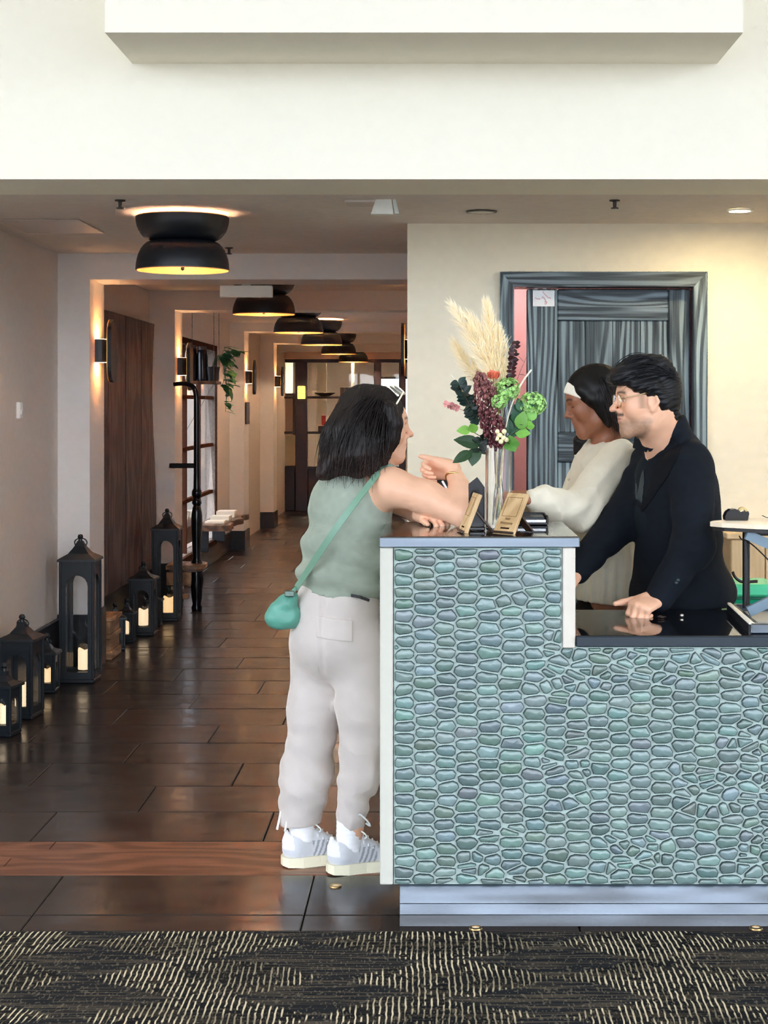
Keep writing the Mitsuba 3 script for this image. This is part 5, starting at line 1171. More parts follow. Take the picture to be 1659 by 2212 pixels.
def bf(p):
    z = p[:, 2]; low = np.clip((1.06 - z) / 0.15, 0, 1)
    a = np.arctan2(p[:, 1] - 5.78, p[:, 0] - 0.62)
    return (0.0055 * low * np.sin(a * 30 + 5 * nz(p, (6, 6, 3), 3)) + 0.016 * (np.abs(nz(p, (11, 11, 9), 5)) * 2 - 0.4) + 0.007 * (1 - low) * np.sin(p @ np.array([40, 20, -52], np.float32) + 7 * nz(p, (7, 7, 7), 8)) * np.clip(nz(p, (8, 8, 8), 15) * 3, 0, 1)).astype(np.float32)
bl.disp.append(bf)
blk = put('blouse', bl.mesh(0.0048, pad=0.04), 'm_cloth', fabric((228, 220, 198), 0.07, 50), True, parent=G)
ts = SDF()
for s in (-1, 1): ts.chain([[0.63, 5.81 + s * 0.07, 0.74], [0.64, 5.82 + s * 0.09, 0.46], [0.65, 5.82 + s * 0.1, 0.08]], [0.083, 0.07, 0.055], k=0.04)
ts.ell([0.625, 5.80, 0.76], (0.11, 0.135, 0.08), 0.05); ts.plane([0, 0, 0.05], [0, 0, -1])
put('trousers', ts.mesh(0.008), 'm_cloth', S(14, 13, 15), True, parent=G)
for i in range(2): put('blouse_button', trimesh.creation.icosphere(1, 0.005).apply_translation(P((1243, 1228)[i], (985, 1035)[i], 5.66)), 'm_satin', S(220, 210, 186), True, parent=blk)
# hair and headband
h = SDF(); C, E = (lambda *a, **k: HG.C(h, *a, **k)), (lambda *a, **k: HG.E(h, *a, **k))
E((-0.016, 0, 0.046), (0.106, 0.087, 0.092))
for s in (-1, 1): C((-0.03, s * 0.068, 0.04), (-0.058, s * 0.07, -0.06), 0.034, 0.036, k=0.03); C((-0.058, s * 0.07, -0.06), (-0.075, s * 0.065, -0.14), 0.036, 0.022, k=0.03)
C((-0.07, 0, 0.02), (-0.10, 0, -0.12), 0.06, 0.035, k=0.04)
for s in (-1, 1): C((0.035, s * 0.066, 0.055), (0.004, s * 0.076, 0.01), 0.016, 0.022, k=0.02); C((0.004, s * 0.076, 0.01), (-0.022, s * 0.072, -0.075), 0.022, 0.02, k=0.02)
h.cap(HG.w(-0.03, -0.075, -0.09), P(1255, 975, 5.86), 0.032, 0.02, 0.03); h.cap(P(1255, 955, 5.86), P(1248, 985, 5.86), 0.03, 0.012, 0.02)
E((0.115, 0, -0.03), (0.078, 0.125, 0.105), k=0.012, op='s')
def hf(p):
    q = (p - HG.c.astype(np.float32)) @ HG.R.astype(np.float32); lo = np.clip((0.05 - q[:, 2]) / 0.05, 0.1, 1) * np.clip((0.02 - q[:, 0]) / 0.04, 0.1, 1)
    return (lo * (0.0035 * np.sin(q[:, 0] * 190 + q[:, 2] * 60 + 8 * nz(q, (20, 20, 8), 3)) + 0.012 * nz(q, (30, 30, 10), 6))).astype(np.float32)
h.disp.append(hf)
hcg = lambda v: np.clip(S(14, 12, 12) + S(78, 58, 54) * (np.clip((v[:, 0] - 0.60) / 0.05, 0, 1) * np.clip((1.57 - v[:, 2]) / 0.03, 0, 1) * (0.2 + 0.8 * meshkit.noise(v * [70, 70, 14])))[:, None] * 0.55, 0, 1)
hk = put('hair', h.mesh(0.0036), 'm_hair', hcg, True, parent=G)
put('locks', strands([HG.w(-0.03, 0.088, 0.08), HG.w(-0.06, 0.086, 0.07), HG.w(-0.09, 0.07, 0.06)], [HG.w(-0.045, 0.098, -0.13), HG.w(-0.07, 0.095, -0.15), HG.w(-0.1, 0.08, -0.16)], [HG.w(-0.035, 0.106, -0.03), HG.w(-0.07, 0.108, -0.03), HG.w(-0.11, 0.085, -0.03)], 150, 0.0012, 8, 0.009), 'm_hair', hcg, True, parent=hk)
hb = SDF(); HG.E(hb, (-0.010, 0, 0.040), (0.1035, 0.083, 0.092)); HG.E(hb, (0.030, 0, 0.034), (0.072, 0.0655, 0.060), k=0.02)
n_ = HG.R @ unit([-0.62, 0, 0.78])
hb.add(lambda p: np.abs((p - HG.w(0.078, 0, 0.078).astype(np.float32)) @ n_.astype(np.float32)) - 0.022, 0.003, 'i')
hb.add(lambda p: -((p - HG.w(0.0, 0, 0).astype(np.float32)) @ HG.R[:, 0].astype(np.float32)), 0.003, 'i')
put('headband', hb.mesh(0.003), 'm_cloth', S(244, 238, 220), True, parent=G)

# ------------------------------------------------------------------ the guest far down the corridor, behind the screen
D = thing('person', 'dark haired person in a dark jacket behind the left pane of the glazed screen', 'person')
dd = 24.0; b = SDF(); HD = Head(P(596, 893, dd), -0.3, 0.0)
head_sdf(b, HD, True); b.cap(HD.w(-0.02, 0, -0.08), HD.c + [-0.02, 0, -0.25], 0.055, 0.06, k=0.03)
b.chain([HD.c + [-.02, 0, -0.3], HD.c + [-.02, 0, -0.75]], [0.12, 0.12]); 
for s in (-1, 1): b.chain([HD.c + [0, s * .1, -0.72], HD.c + [0.35, s * .12 - 0.06, -0.78], HD.c + [0.38, s * .12 - 0.06, -1.24]], [0.075, 0.06, 0.045])
b.chain([HD.c + [-.02, -0.02, -0.3], HD.c + [0.02, -0.22, -0.32], HD.c + [0.08, -0.25, -0.6], HD.c + [0.3, -0.16, -0.66]], [0.07, 0.06, 0.045, 0.03])
put('body', b.mesh(0.008), 'm_skin', face_color(HD, (214, 160, 130), (180, 110, 100), (40, 30, 26)), True, parent=D)
jj = SDF(); jj.ell(HD.c + [-.02, 0, -0.4], (0.14, 0.21, 0.2), 0.05); jj.ell(HD.c + [-.02, 0, -0.62], (0.15, 0.19, 0.22), 0.05); jj.chain([HD.c + [-.02, 0, -0.2], HD.c + [0.02, -0.22, -0.33], HD.c + [0.08, -0.25, -0.6], HD.c + [0.24, -0.18, -0.65]], [0.07, 0.08, 0.06, 0.045], k=0.05); jj.cap(HD.c + [-.02, 0, -0.2], HD.c + [0.0, 0.22, -0.34], 0.07, 0.08, k=0.05)
put('jacket', jj.mesh(0.01), 'm_cloth', S(22, 24, 36), True, parent=D)
hh = SDF(); HD.E(hh, (-0.02, 0, 0.055), (0.105, 0.086, 0.085)); HD.E(hh, (-0.05, 0, 0.0), (0.07, 0.08, 0.08), k=0.03); HD.E(hh, (0.105, 0, -0.02), (0.08, 0.12, 0.075), 0.01, 's')
put('hair', hh.mesh(0.008), 'm_hair', S(18, 14, 14), True, parent=D)
jl = SDF()
for s in (-1, 1): jl.chain([HD.c + [-0.02, s * .09, -0.74], HD.c + [0.35, s * .12 - 0.06, -0.78], HD.c + [0.38, s * .12 - 0.06, -1.26]], [0.095, 0.075, 0.06])
put('trousers', jl.mesh(0.012), 'm_cloth', S(26, 26, 34), True, parent=D)
for s in (-1, 1): put('shoe', trimesh.creation.icosphere(2, 1.0).apply_transform(np.diag([0.13, 0.045, 0.04, 1])).apply_translation([HD.c[0] + 0.43, HD.c[1] + s * .12 - 0.06, 0.042]), 'm_satin', S(20, 18, 18), True, parent=D)
k = thing('dining_chair', 'dark chair under the person behind the glazed screen', 'chair')
c = HD.c + [0, 0.0, 0]
put('seat', cbx(c[0] - 0.2, c[0] + 0.24, c[1] - 0.22, c[1] + 0.22, 0.50, 0.545, 0.008), 'm_satin', S(50, 34, 28), parent=k); put('backrest', cbx(c[0] - 0.24, c[0] - 0.2, c[1] - 0.2, c[1] + 0.2, 0.5, 0.95, 0.008), 'm_satin', S(50, 34, 28), parent=k)
for a in (-0.18, 0.2):
    for e in (-0.19, 0.19): put('leg', cbx(c[0] + a - 0.018, c[0] + a + 0.018, c[1] + e - 0.018, c[1] + e + 0.018, 0, 0.5, 0.004), 'm_satin', S(50, 34, 28), parent=k)

# ------------------------------------------------------------------ on the high counter
ZT = 1.1217
VD = 4.78; VX = (1077 - PX0) * VD / F
k = thing('glass_vase', 'tall clear glass cylinder vase holding the flowers on the high counter', 'vase')
put('cylinder', lathe([[0, ZT + 0.0005], [0.037, ZT + 0.0005], [0.039, ZT + 0.003], [0.039, ZT + 0.25], [0.0355, ZT + 0.25], [0.0355, ZT + 0.012], [0, ZT + 0.012]], 48, (VX, VD, 0)), 'm_glass', smooth=40, parent=k)
VM = np.array([VX, VD, ZT + 0.02])
def soft(pts, n):
    from scipy.interpolate import PchipInterpolator
    p = np.asarray(pts, float); t = np.r_[0, np.cumsum(np.linalg.norm(np.diff(p, axis=0), axis=1))]; return PchipInterpolator(t, p)(np.linspace(0, t[-1], n))
def stem(pts, r=0.0022, col=(78, 104, 52), parent=None, nm='stem'):
    i = len(_taken) % 7; foot = VM + [0.018 * math.cos(i * 0.9), 0.018 * math.sin(i * 0.9), 0.0]
    p = soft([foot, VM + [0.012 * math.cos(i * 0.9 + 3), 0.012 * math.sin(i * 0.9 + 3), 0.23]] + [np.asarray(q) for q in pts], 26)
    put(nm, tube(p, np.linspace(r, r * 0.6, 26), 6), 'm_leaf', S(*col), True, parent=parent); return p
fp = lambda px, py, dy=0.0: P(px, py, VD + dy)
# pampas plumes
for q, (pts, lab, wid) in enumerate((([(1078, 850), (1040, 765), (976, 662)], 'feathery cream pampas plume bending farthest to the left', 0.022), ([(1080, 850), (1052, 755), (1010, 684)], 'feathery cream pampas plume, second from the left', 0.024),
                                     ([(1082, 850), (1066, 750), (1052, 660)], 'tallest upright cream pampas plume', 0.020), ([(1086, 850), (1080, 790), (1076, 715)], 'cream pampas plume nearest the door frame', 0.022), ([(1070, 850), (1020, 800), (984, 745)], 'low wispy pampas plume hanging left over the dark leaves', 0.018))):
    k = thing('pampas_grass', lab, 'pampas grass', 'pampas plumes in the vase')
    p3 = [fp(*a, dy=0.02 + 0.012 * q - 0.01 * i) for i, a in enumerate(pts)]
    ax = stem(p3, 0.0016, (196, 176, 120), k)
    c = spline(p3, 30); fib = []
    g = np.random.default_rng(40 + q)
    for _ in range(300):
        t = g.random() ** 0.9; i = min(int(t * 29), 28); d0 = unit(c[i + 1] - c[i]); r_ = unit(g.normal(0, 1, 3)); r_ = unit(r_ - d0 * (r_ @ d0))
        L = (0.045 + 0.03 * g.random()) * (1.1 - 0.45 * t); w_ = wid * (0.35 + 1.2 * math.sin(math.pi * min(t * 0.85 + 0.12, 1)))
        a = c[i]; e = a + d0 * L + r_ * w_ * (0.6 + 0.8 * g.random()) + [0, 0, -0.012 * g.random()]; m = a + d0 * L * 0.5 + r_ * w_ * 0.75
        fib.append(tube([a, m, e], [0.0012, 0.0014, 0.0003], 3, caps=False))
    put('plume', cat(fib), 'm_leaf', S(252, 240, 208), True, parent=k)
def foliage(nm, label, cat_, pts, n, L, Wd, col, colvar=0.2, group=None, rnd=3, r=0.0018, stemcol=(60, 60, 44), start=0.35, pair=True, fold=0.12, droop=0.2, dy=0.0, lean=0.5):
    k = thing(nm, label, cat_, group); g = np.random.default_rng(rnd)
    p3 = [fp(*a, dy=dy * (i + 1) / len(pts)) for i, a in enumerate(pts)]; ax = stem(p3, r, stemcol, k)
    c = spline(p3, 40)
    for i in range(n):
        t = start + (1 - start) * (i + 0.5) / n; j = min(int(t * 39), 38); d0 = unit(c[j + 1] - c[j]); s_ = np.cross(d0, [0, 1, 0.2]); s_ = unit(s_)
        for sg in ((1, -1) if pair else ((1,) if i % 2 else (-1,))):
            d = d0 * lean + sg * s_ + np.array([0, 1, 0]) * g.normal(0, 0.5)
            m = place_leaf(leaf_mesh(L * g.uniform(0.75, 1.15), Wd * g.uniform(0.8, 1.15), fold, droop), c[j], d, (g.normal(0, .4), -1, 0.5))
            put('leaf', m, 'm_leaf', S(*(np.array(col) * g.uniform(1 - colvar, 1 + colvar))), False, parent=k)
    return k
foliage('eucalyptus_branch', 'dark green eucalyptus branch reaching left out of the vase', 'eucalyptus', [(1068, 950), (1040, 915), (1012, 870), (990, 826)], 13, 0.030, 0.0135, (24, 44, 38), rnd=4, dy=-0.03)
foliage('eucalyptus_branch', 'tall dark maroon eucalyptus spike in front of the door gap', 'eucalyptus', [(1088, 900), (1100, 830), (1113, 738)], 13, 0.017, 0.008, (52, 20, 24), rnd=5, stemcol=(50, 24, 24), dy=0.0, start=0.4)
foliage('eucalyptus_branch', 'short dark eucalyptus branch drooping at the vase\'s left rim', 'eucalyptus', [(1066, 958), (1046, 948), (1034, 975)], 6, 0.026, 0.012, (30, 40, 34), rnd=6, dy=-0.03, start=0.1)
foliage('leaf_branch', 'branch with a large dark leaf hanging left below the vase rim', 'leaf branch', [(1062, 960), (1036, 962), (1016, 984)], 3, 0.075, 0.022, (40, 66, 38), rnd=7, dy=-0.035, start=0.3, pair=False, lean=1.5)
foliage('leaf_branch', 'branch with light green round leaves at the far left of the bouquet', 'leaf branch', [(1062, 955), (1030, 938), (1012, 926)], 2, 0.045, 0.018, (122, 172, 74), rnd=8, dy=-0.035, start=0.6, pair=False, lean=1.6)
foliage('leaf_branch', 'branch with light green round leaves at the right of the bouquet', 'leaf branch', [(1090, 955), (1125, 925), (1150, 905)], 4, 0.052, 0.02, (112, 164, 72), rnd=9, dy=-0.03, start=0.3, pair=False, lean=1.3)
foliage('leaf_branch', 'branch with a drooping green leaf over the vase\'s right rim', 'leaf branch', [(1084, 962), (1094, 955), (1100, 958)], 2, 0.055, 0.021, (92, 140, 66), rnd=10, dy=-0.04, start=0.5, pair=False, lean=1.5)
foliage('leaf_branch', 'branch with blue green leaves under the hydrangeas', 'leaf branch', [(1086, 955), (1112, 920), (1130, 880)], 5, 0.05, 0.015, (50, 92, 66), rnd=11, dy=-0.02, start=0.2, lean=1.2)
foliage('berry_twig', 'thin twig with small pink petals at the far left', 'twig', [(1062, 950), (1010, 892), (957, 872)], 5, 0.013, 0.007, (206, 132, 128), rnd=12, dy=-0.02, start=0.72, stemcol=(150, 90, 90), r=0.0012)
foliage('bare_twig', 'thin bare twig beside the maroon spike', 'twig', [(1092, 900), (1110, 840), (1138, 770)], 2, 0.03, 0.0012, (120, 84, 84), rnd=13, dy=0.02, start=0.6, stemcol=(120, 84, 84), r=0.0011, pair=False)
# celosia
k = thing('celosia', 'large burgundy plume of celosia in the middle of the bouquet', 'celosia')
p3 = [fp(1072, 955, -.03), fp(1060, 900, -.035), fp(1048, 850, -.035), fp(1036, 815, -.03)]; stem(p3, 0.003, (90, 50, 50), k); c = spline(p3, 40); g = np.random.default_rng(21); fl, fc = [], []
for _ in range(430):
    t = g.random(); i = int(t * 39); R_ = 0.012 + 0.030 * math.sin(math.pi * min(1, t * 0.75 + 0.12)); m = trimesh.creation.icosphere(1, 1.0)
    m.vertices *= g.uniform(0.0025, 0.0055) * np.array([1, 1, 1.5]); m.apply_translation(c[i] + unit(g.normal(0, 1, 3)) * [1, 0.8, 1] * R_ * g.uniform(0.6, 1)); fl.append(m)
    fc.append(np.tile(S(*(np.array([84, 34, 42]) * (1 - t) + np.array([134, 82, 78]) * t) * g.uniform(0.75, 1.2)), (len(m.vertices), 1)))
put('florets', cat(fl), 'm_leaf', np.vstack(fc), True, parent=k)
# hydrangeas
def floret(o, n_, r, g):
    n_ = unit(n_); a = unit(np.cross(n_, [0.3, 0.2, 1])); b_ = np.cross(n_, a); v, f = [], []
    for i in range(4):
        t = i * np.pi / 2 + g.uniform(-.2, .2); d = a * math.cos(t) + b_ * math.sin(t); s_ = np.cross(n_, d); base = len(v)
        v += [o, o + d * r * 0.6 + s_ * r * 0.5 + n_ * r * .25, o + d * r * 1.15 + n_ * r * .3, o + d * r * 0.6 - s_ * r * 0.5 + n_ * r * .25, o + d * r * 0.6 + n_ * r * .02]
        f += [[base, base + 3, base + 2], [base, base + 2, base + 1], [base, base + 1, base + 4], [base + 1, base + 2, base + 4], [base + 2, base + 3, base + 4], [base + 3, base, base + 4]]
    return trimesh.Trimesh(np.array(v), np.array(f), process=False)
for q, (px, py, r, dy, lab) in enumerate(((1096, 840, 0.040, -0.02, 'green hydrangea head in the centre of the bouquet'), (1150, 872, 0.042, -0.01, 'green hydrangea head at the right of the bouquet'), (1078, 868, 0.026, -0.045, 'small green hydrangea head in front of the celosia'))):
    k = thing('hydrangea', lab, 'hydrangea', 'green hydrangeas in the vase'); o = fp(px, py, dy); stem([(o + VM + [0, 0, .26]) / 2, o], 0.0022, (150, 160, 90), k); g = np.random.default_rng(50 + q); ms, cs = [], []
    for _ in range(int(280 * (r / 0.04) ** 2)):
        u = unit(g.normal(0, 1, 3)); m = floret(o + u * r * g.uniform(0.72, 1.0) * [1, 1, 0.85], u + [0, -0.1, 0.15], g.uniform(0.0042, 0.0066), g); ms.append(m); cs.append(np.tile(S(*(np.array([152, 198, 112]) * g.uniform(0.78, 1.2))), (len(m.vertices), 1)))
    put('florets', cat(ms), 'm_leaf', np.vstack(cs), False, parent=k)
k = thing('white_pods', 'cluster of small creamy pods just above the vase', 'seed pods'); o = fp(1080, 940, -0.05); stem([o + [0, .02, -.01], o], 0.0015, (120, 140, 80), k)
for q, (a, b_) in enumerate(((0, 0), (8, 6), (-7, 7), (9, -8), (-6, -8), (2, 14), (14, 10))):
    m = trimesh.creation.icosphere(2, 0.0075); m.apply_translation(fp(1080 + a, 940 + b_, -0.052 - 0.004 * (q % 2))); put('pod', m, 'm_leaf', S(236, 226, 180), True, parent=k)
k = thing('orange_bloom', 'small orange red bloom at the foot of the pampas plumes', 'flower'); o = fp(1066, 815, -0.02); stem([(o + VM + [0, 0, .26]) / 2 + [-.01, 0, 0], o], 0.0015, (120, 90, 60), k); g = np.random.default_rng(3)
for q in range(9):
    a = q * 2.4; m = place_leaf(leaf_mesh(0.024, 0.011, 0.3, -0.3), o, (math.cos(a), -0.3 + 0.5 * math.sin(a), 0.5), (0, -1, 0.3)); put('petal', m, 'm_leaf', S(*(np.array([226, 120, 92]) * g.uniform(.85, 1.1))), False, parent=k)
for q, (a, b_, lab) in enumerate((((1119, 842), (1147, 800), 'pale straight stick leaning right out of the bouquet'), ((996, 836), (973, 810), 'pale thin stick tip at the left of the bouquet'))):
    k = thing('pale_stick', lab, 'stick'); e0, e1 = fp(*a, dy=-0.03 + .02 * q), fp(*b_, dy=-0.04 + .02 * q); put('shaft', tube(spline([VM + [0.008 - .016 * q, 0, 0.0], VM + [0.014 - .028 * q, 0, 0.235], e0, e1], 20), np.linspace(0.0016, 0.003 - 0.001 * q, 20), 6), 'm_leaf', S(238, 230, 204), True, parent=k); put('tip', trimesh.creation.icosphere(1, 0.003 - 0.001 * q).apply_translation(e1), 'm_leaf', S(246, 240, 220), True, parent=k)
# wooden signs
def wood_sign(c0, c1, lean, h, label, thick=0.011, text=True):
    k = thing('wooden_sign', label, 'sign'); c0, c1 = np.asarray(c0, float), np.asarray(c1, float); u = unit(c1 - c0); w = np.linalg.norm(c1 - c0)
    back = np.array([-u[1], u[0], 0]); up = unit(np.array([0, 0, h]) + back * lean); n_ = np.cross(u, up); n_ = -n_ if n_ @ back > 0 else n_; Lh = math.hypot(h, lean)
    M = np.eye(4); M[:3, 0] = u; M[:3, 1] = up; M[:3, 2] = n_; M[:3, 3] = c0
    if np.linalg.det(M[:3, :3]) < 0: M[:3, 0] = -u; M[:3, 3] = c1
    def loc(m): m = m.copy(); m.apply_transform(M); return fixn(m)
    b = cbx(0, w, 0, Lh, -thick, 0, 0.002); put('plaque', loc(b), 'm_plaque', parent=k)
    put('frame_line', loc(cat(*[bx(*r, 0.0, 0.0007) for r in ((w * .14, w * .86, Lh * .42, Lh * .428), (w * .14, w * .86, Lh * .88, Lh * .888), (w * .14, w * .152, Lh * .42, Lh * .888), (w * .848, w * .86, Lh * .42, Lh * .888))])), 'm_matte', S(110, 78, 46), parent=k)
    put('slot', loc(bx(w * .3, w * .72, Lh * .115, Lh * .15, 0.0, 0.0008)), 'm_matte', S(44, 28, 20), parent=k)
    if text:
        for tx, hh, yy in (('Rate', 0.0075, 0.335), ('Welcome', 0.0085, 0.225)):
            t = meshkit.text_mesh(tx, hh, 0.0008); t.apply_translation((w / 2 - t.bounds[:, 0].mean(), Lh * yy, 0)); t.apply_transform(M); put('lettering', t, 'm_matte', S(112, 84, 54), parent=k)
    f_ = c0 + (c1 - c0) / 2 + back * (lean + 0.05); f_[2] = ZT + 0.001
    tp = c0 + (c1 - c0) / 2 + up * Lh * 0.62 - n_ * thick
    put('easel_leg', ribbon([tp, (tp + f_) / 2, f_ + [0, 0, 0.003]], 0.03, 0.005, -n_), 'm_satin', S(60, 42, 32), parent=k)
    put('foot_rail', loc(cbx(-0.002, w + 0.002, -0.0, 0.006, 0.0, 0.006, 0.001)), 'm_satin', S(40, 26, 20), parent=k)
z0 = ZT + 0.0015
wood_sign([0.173, 4.715, z0], [0.230, 4.65, z0], 0.062, 0.117, 'small wooden sign facing the camera in front of the vase')
wood_sign([0.074, 4.80, z0], [0.088, 4.705, z0], 0.045, 0.115, 'small wooden sign seen from its edge beside the woman\'s elbow', 0.013, False)
k = thing('black_holder', 'black faceted acrylic holder standing behind the edge-on wooden sign', 'holder')
hp = Polygon([(X_, Z_) for X_, _, Z_ in (P(1013, 1148, 4.86), P(1047, 1148, 4.86), P(1047, 1058, 4.86), P(1031, 1036, 4.86), P(1012, 1051, 4.86))]); zmin = hp.bounds[1]
from shapely import affinity
hp = affinity.translate(hp, 0, z0 - zmin)
put('back', fixn(extrude(hp, 0.012, XZ(4.86))), 'm_gloss', S(10, 10, 13), parent=k); put('foot', cbx(hp.bounds[0], hp.bounds[2], 4.79, 4.86, z0, z0 + 0.012, 0.003), 'm_gloss', S(24, 22, 22), parent=k)
k = thing('card_terminal', 'black payment terminal standing behind the arm of the woman in the tank top', 'card terminal')
put('body', fixn(trimesh.convex.convex_hull(np.array([[x_, y_, z_] for x_ in (-0.01, 0.045) for y_, z_ in ((5.135, z0), (5.172, z0), (5.172, z0 + 0.135), (5.150, z0 + 0.135))]))), 'm_satin', S(16, 16, 18), parent=k); put('screen', cbx(-0.004, 0.039, 5.1445, 5.149, z0 + 0.07, z0 + 0.115, 0.001), 'm_gloss', S(10, 14, 16), parent=k)
k = thing('document_tray', 'black tray with white paper on the counter under the receptionist\'s forearm', 'tray')
put('tray', cat(cbx(0.255, 0.36, 5.02, 5.165, z0, z0 + 0.008, 0.002), cbx(0.255, 0.261, 5.02, 5.165, z0, z0 + 0.03, 0.002), cbx(0.354, 0.36, 5.02, 5.165, z0, z0 + 0.03, 0.002), cbx(0.255, 0.36, 5.16, 5.165, z0, z0 + 0.03, 0.002)), 'm_satin', S(16, 18, 22), parent=k)
put('paper', bx(0.263, 0.352, 5.015, 5.158, z0 + 0.0082, z0 + 0.016), 'm_matte', S(236, 236, 234), parent=k); put('cover', cbx(0.268, 0.350, 5.03, 5.15, z0 + 0.016, z0 + 0.024, 0.002), 'm_satin', S(30, 36, 42), parent=k)

# ------------------------------------------------------------------ notice on the door
k = thing('paper_notice', 'white paper notice with faint pink marks at the top of the dark wooden door', 'notice'); dq = F / (LY0 - 0.002)
nx = lambda px: (px - PX0) / dq
nzz = lambda py: EYE - (py - PY0) / dq
put('sheet', bx(nx(1151), nx(1198), LY0 - 0.004, LY0 - 0.001, nzz(662), nzz(627)), 'm_matte', S(250, 250, 250), parent=k)
for pts in ([(1172, 630), (1178, 637), (1184, 643), (1190, 644)], [(1174, 643), (1178, 648), (1181, 656)], [(1155, 643), (1161, 646), (1167, 646)], [(1170, 645), (1172, 641), (1175, 643)], [(1176, 652), (1182, 652), (1180, 657), (1176, 656)]):
    put('mark', ribbon([[nx(a), LY0 - 0.0044, nzz(b_)] for a, b_ in pts], 0.004, 0.0006, (0, -1, 0)), 'm_matte', S(226, 176, 180), parent=k)
for a in (1158, 1176): put('clip', bx(nx(a - 4), nx(a + 4), LY0 - 0.006, LY0 - 0.001, nzz(625), nzz(623)), 'm_satin', S(214, 218, 222), parent=k)

# ------------------------------------------------------------------ desk riser, tub and cabinet at the right
ZL = 0.8362
k = thing('desk_riser', 'sit stand desk riser with a pale top on the low counter at the right edge', 'desk riser')
tp = Polygon([(0.856, 4.955), (0.885, 4.905), (0.97, 4.84), (1.08, 4.79), (1.42, 4.77), (1.42, 5.16), (1.02, 5.12), (0.93, 5.05), (0.875, 5.0)]).buffer(-0.012).buffer(0.012)
m = trimesh.creation.extrude_polygon(tp, 0.014, engine='earcut'); m.apply_translation((0, 0, 1.124)); put('top', m, 'm_satin', S(238, 222, 196), parent=k)
m = trimesh.creation.extrude_polygon(tp.buffer(-0.012), 0.012, engine='earcut'); m.apply_translation((0, 0, 1.112)); put('underside', m, 'm_satin', S(28, 26, 28), parent=k)
put('bracket', cbx(1.0, 1.06, 4.95, 5.0, 1.095, 1.112, 0.003), 'm_satin', S(24, 24, 26), parent=k)
put('side_rail', fixn(trimesh.convex.convex_hull(np.array([[x_, y_, z_] for (x_, y_) in ((0.915, 4.64), (0.95, 4.64), (0.94, 5.12), (0.965, 5.12)) for z_ in (ZL, ZL + 0.026)]))), 'm_satin', S(18, 20, 24), parent=k)
put('rail_edge', fixn(trimesh.convex.convex_hull(np.array([[x_, y_, z_] for (x_, y_) in ((0.917, 4.645), (0.932, 4.645), (0.941, 5.118), (0.951, 5.118)) for z_ in (ZL + 0.026, ZL + 0.031)]))), 'm_satin', S(240, 232, 214), parent=k)
put('front_bar', cbx(0.92, 1.42, 4.63, 4.66, ZL, ZL + 0.03, 0.004), 'm_steel', parent=k); put('rear_bar', cbx(0.94, 1.42, 5.10, 5.13, ZL, ZL + 0.026, 0.004), 'm_satin', S(60, 70, 80), parent=k)
put('foot_plate', cbx(0.95, 1.42, 4.66, 5.10, ZL, ZL + 0.006, 0.001), 'm_satin', S(190, 186, 176), parent=k)
for a, b_, y_ in (((0.965, ZL + 0.03), (1.42, ZL + 0.245), 4.90), ((1.0, ZL + 0.02), (1.42, ZL + 0.18), 4.72), ((0.955, 1.105), (1.42, 0.90), 4.88)):
    put('scissor_arm', ribbon([[a[0], y_, a[1]], [(a[0] + b_[0]) / 2, y_, (a[1] + b_[1]) / 2], [b_[0], y_, b_[1]]], 0.03, 0.022, (0, -1, 0)), 'm_satin', S(112, 132, 146), parent=k)
put('post', tube([[0.982, 5.02, ZL + 0.026], [0.982, 5.02, 1.112]], 0.0115, 16), 'm_satin', S(16, 16, 18), True, parent=k)
put('cable', tube(spline([P(1597, 1158, 4.96), P(1604, 1166, 4.98), P(1612, 1168, 5.0), P(1640, 1190, 5.0), P(1665, 1215, 5.0)], 20), 0.002, 6), 'm_satin', S(24, 22, 24), True, parent=k)
k = thing('tape_dispenser', 'black tape dispenser with amber tape on the pale riser top', 'tape dispenser')
z1 = 1.1382; bX = lambda px: (px - PX0) * 5.02 / F
prof = [(bX(1565), z1), (bX(1613), z1), (bX(1616), z1 + 0.022), (bX(1614), z1 + 0.03), (bX(1600), z1 + 0.022), (bX(1594), z1 + 0.032), (bX(1586), z1 + 0.037), (bX(1576), z1 + 0.035), (bX(1568), z1 + 0.026), (bX(1564), z1 + 0.012)]
put('body', fixn(extrude(Polygon(prof).buffer(-0.003).buffer(0.003), 0.045, XZ(5.0))), 'm_gloss', S(22, 18, 16), parent=k)
put('tape_roll', trimesh.creation.annulus(0.008, 0.015, 0.02).apply_transform(trimesh.transformations.rotation_matrix(np.pi / 2, [1, 0, 0])).apply_translation([bX(1604), 5.022, z1 + 0.026]), 'm_satin', S(196, 170, 110), parent=k)
k = thing('scissors', 'black scissors lying at the right end of the riser top', 'scissors')
o = np.array([bX(1652), 5.0, z1 + 0.006]); t = np.linspace(0, 2 * np.pi, 17)[:-1]
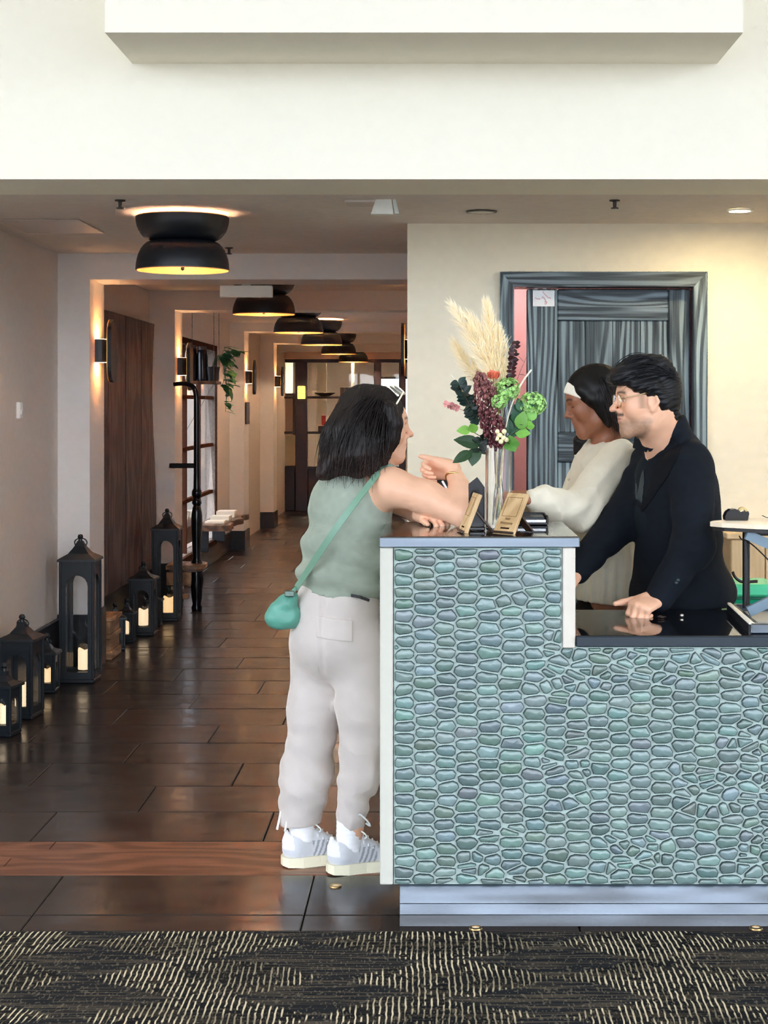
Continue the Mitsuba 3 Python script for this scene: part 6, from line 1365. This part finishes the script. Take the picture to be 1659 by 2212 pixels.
for s in (-1, 1): put('handle', tube(np.c_[o[0] + 0.045 + 0.014 * np.cos(t), o[1] + s * 0.014 + 0.010 * np.sin(t), o[2] + 0 * t], 0.003, 6, closed=True), 'm_satin', S(20, 20, 22), True, parent=k); put('blade', ribbon([o + [0.034, s * 0.008, 0], o + [0.0, -s * 0.002, 0.004], o + [-0.012, -s * 0.004, 0.010]], [0.008, 0.007, 0.003], 0.002, (0, 0, 1)), 'm_satin', S(40, 38, 40), parent=k)
k = thing('drawer_unit', 'low pale drawer unit carrying the green tub behind the low counter', 'drawer unit')
put('carcass', cbx(1.10, 1.62, 6.15, 6.6, 0.0, 0.655, 0.004), 'm_satin', S(226, 214, 192), parent=k)
for i in range(3): dr_ = put('drawer', cbx(1.11, 1.61, 6.135, 6.15, 0.02 + i * 0.21, 0.22 + i * 0.21, 0.004), 'm_satin', S(232, 220, 198), parent=k); put('handle', cbx(1.3, 1.42, 6.12, 6.135, 0.17 + i * 0.21, 0.185 + i * 0.21, 0.003), 'm_satin', S(60, 60, 62), parent=dr_)
k = thing('plastic_tub', 'bright green plastic tub with a black strap on the drawer unit', 'tub')
fl = lambda a, b_, z_: [[x_, y_, z_] for x_ in a for y_ in b_]
put('body', fixn(trimesh.convex.convex_hull(np.array(fl((1.16, 1.335), (6.24, 6.46), 0.656) + fl((1.15, 1.345), (6.23, 6.47), 0.745)))), 'm_gloss', S(16, 150, 112), parent=k)
put('band', cbx(1.145, 1.352, 6.222, 6.478, 0.742, 0.752, 0.003), 'm_satin', S(8, 92, 72), parent=k); put('lid', cbx(1.15, 1.345, 6.228, 6.472, 0.7525, 0.80, 0.008), 'm_gloss', S(96, 226, 172), parent=k)
put('strap', tube(spline([P(1583, 1236, 6.2), P(1589, 1248, 6.19), P(1600, 1256, 6.19), P(1618, 1257, 6.19), P(1636, 1256, 6.19)], 16), 0.006, 6), 'm_satin', S(18, 20, 20), True, parent=k)
k = thing('board_cabinet', 'pale wooden board cabinet along the reception\'s back wall', 'cabinet')
put('top', cbx(1.30, 2.58, 7.08, 7.462, 0.905, 0.93, 0.004), 'm_oak', parent=k); put('carcass', bx(1.32, 2.56, 7.12, 7.462, 0.0, 0.905), 'm_matte', S(196, 168, 128), parent=k)
xe = np.linspace(1.32, 2.56, 9)
for i in range(8): put('board', cbx(xe[i] + 0.003, xe[i + 1] - 0.003, 7.10, 7.12, 0.03, 0.902, 0.004), 'm_oak', parent=k)
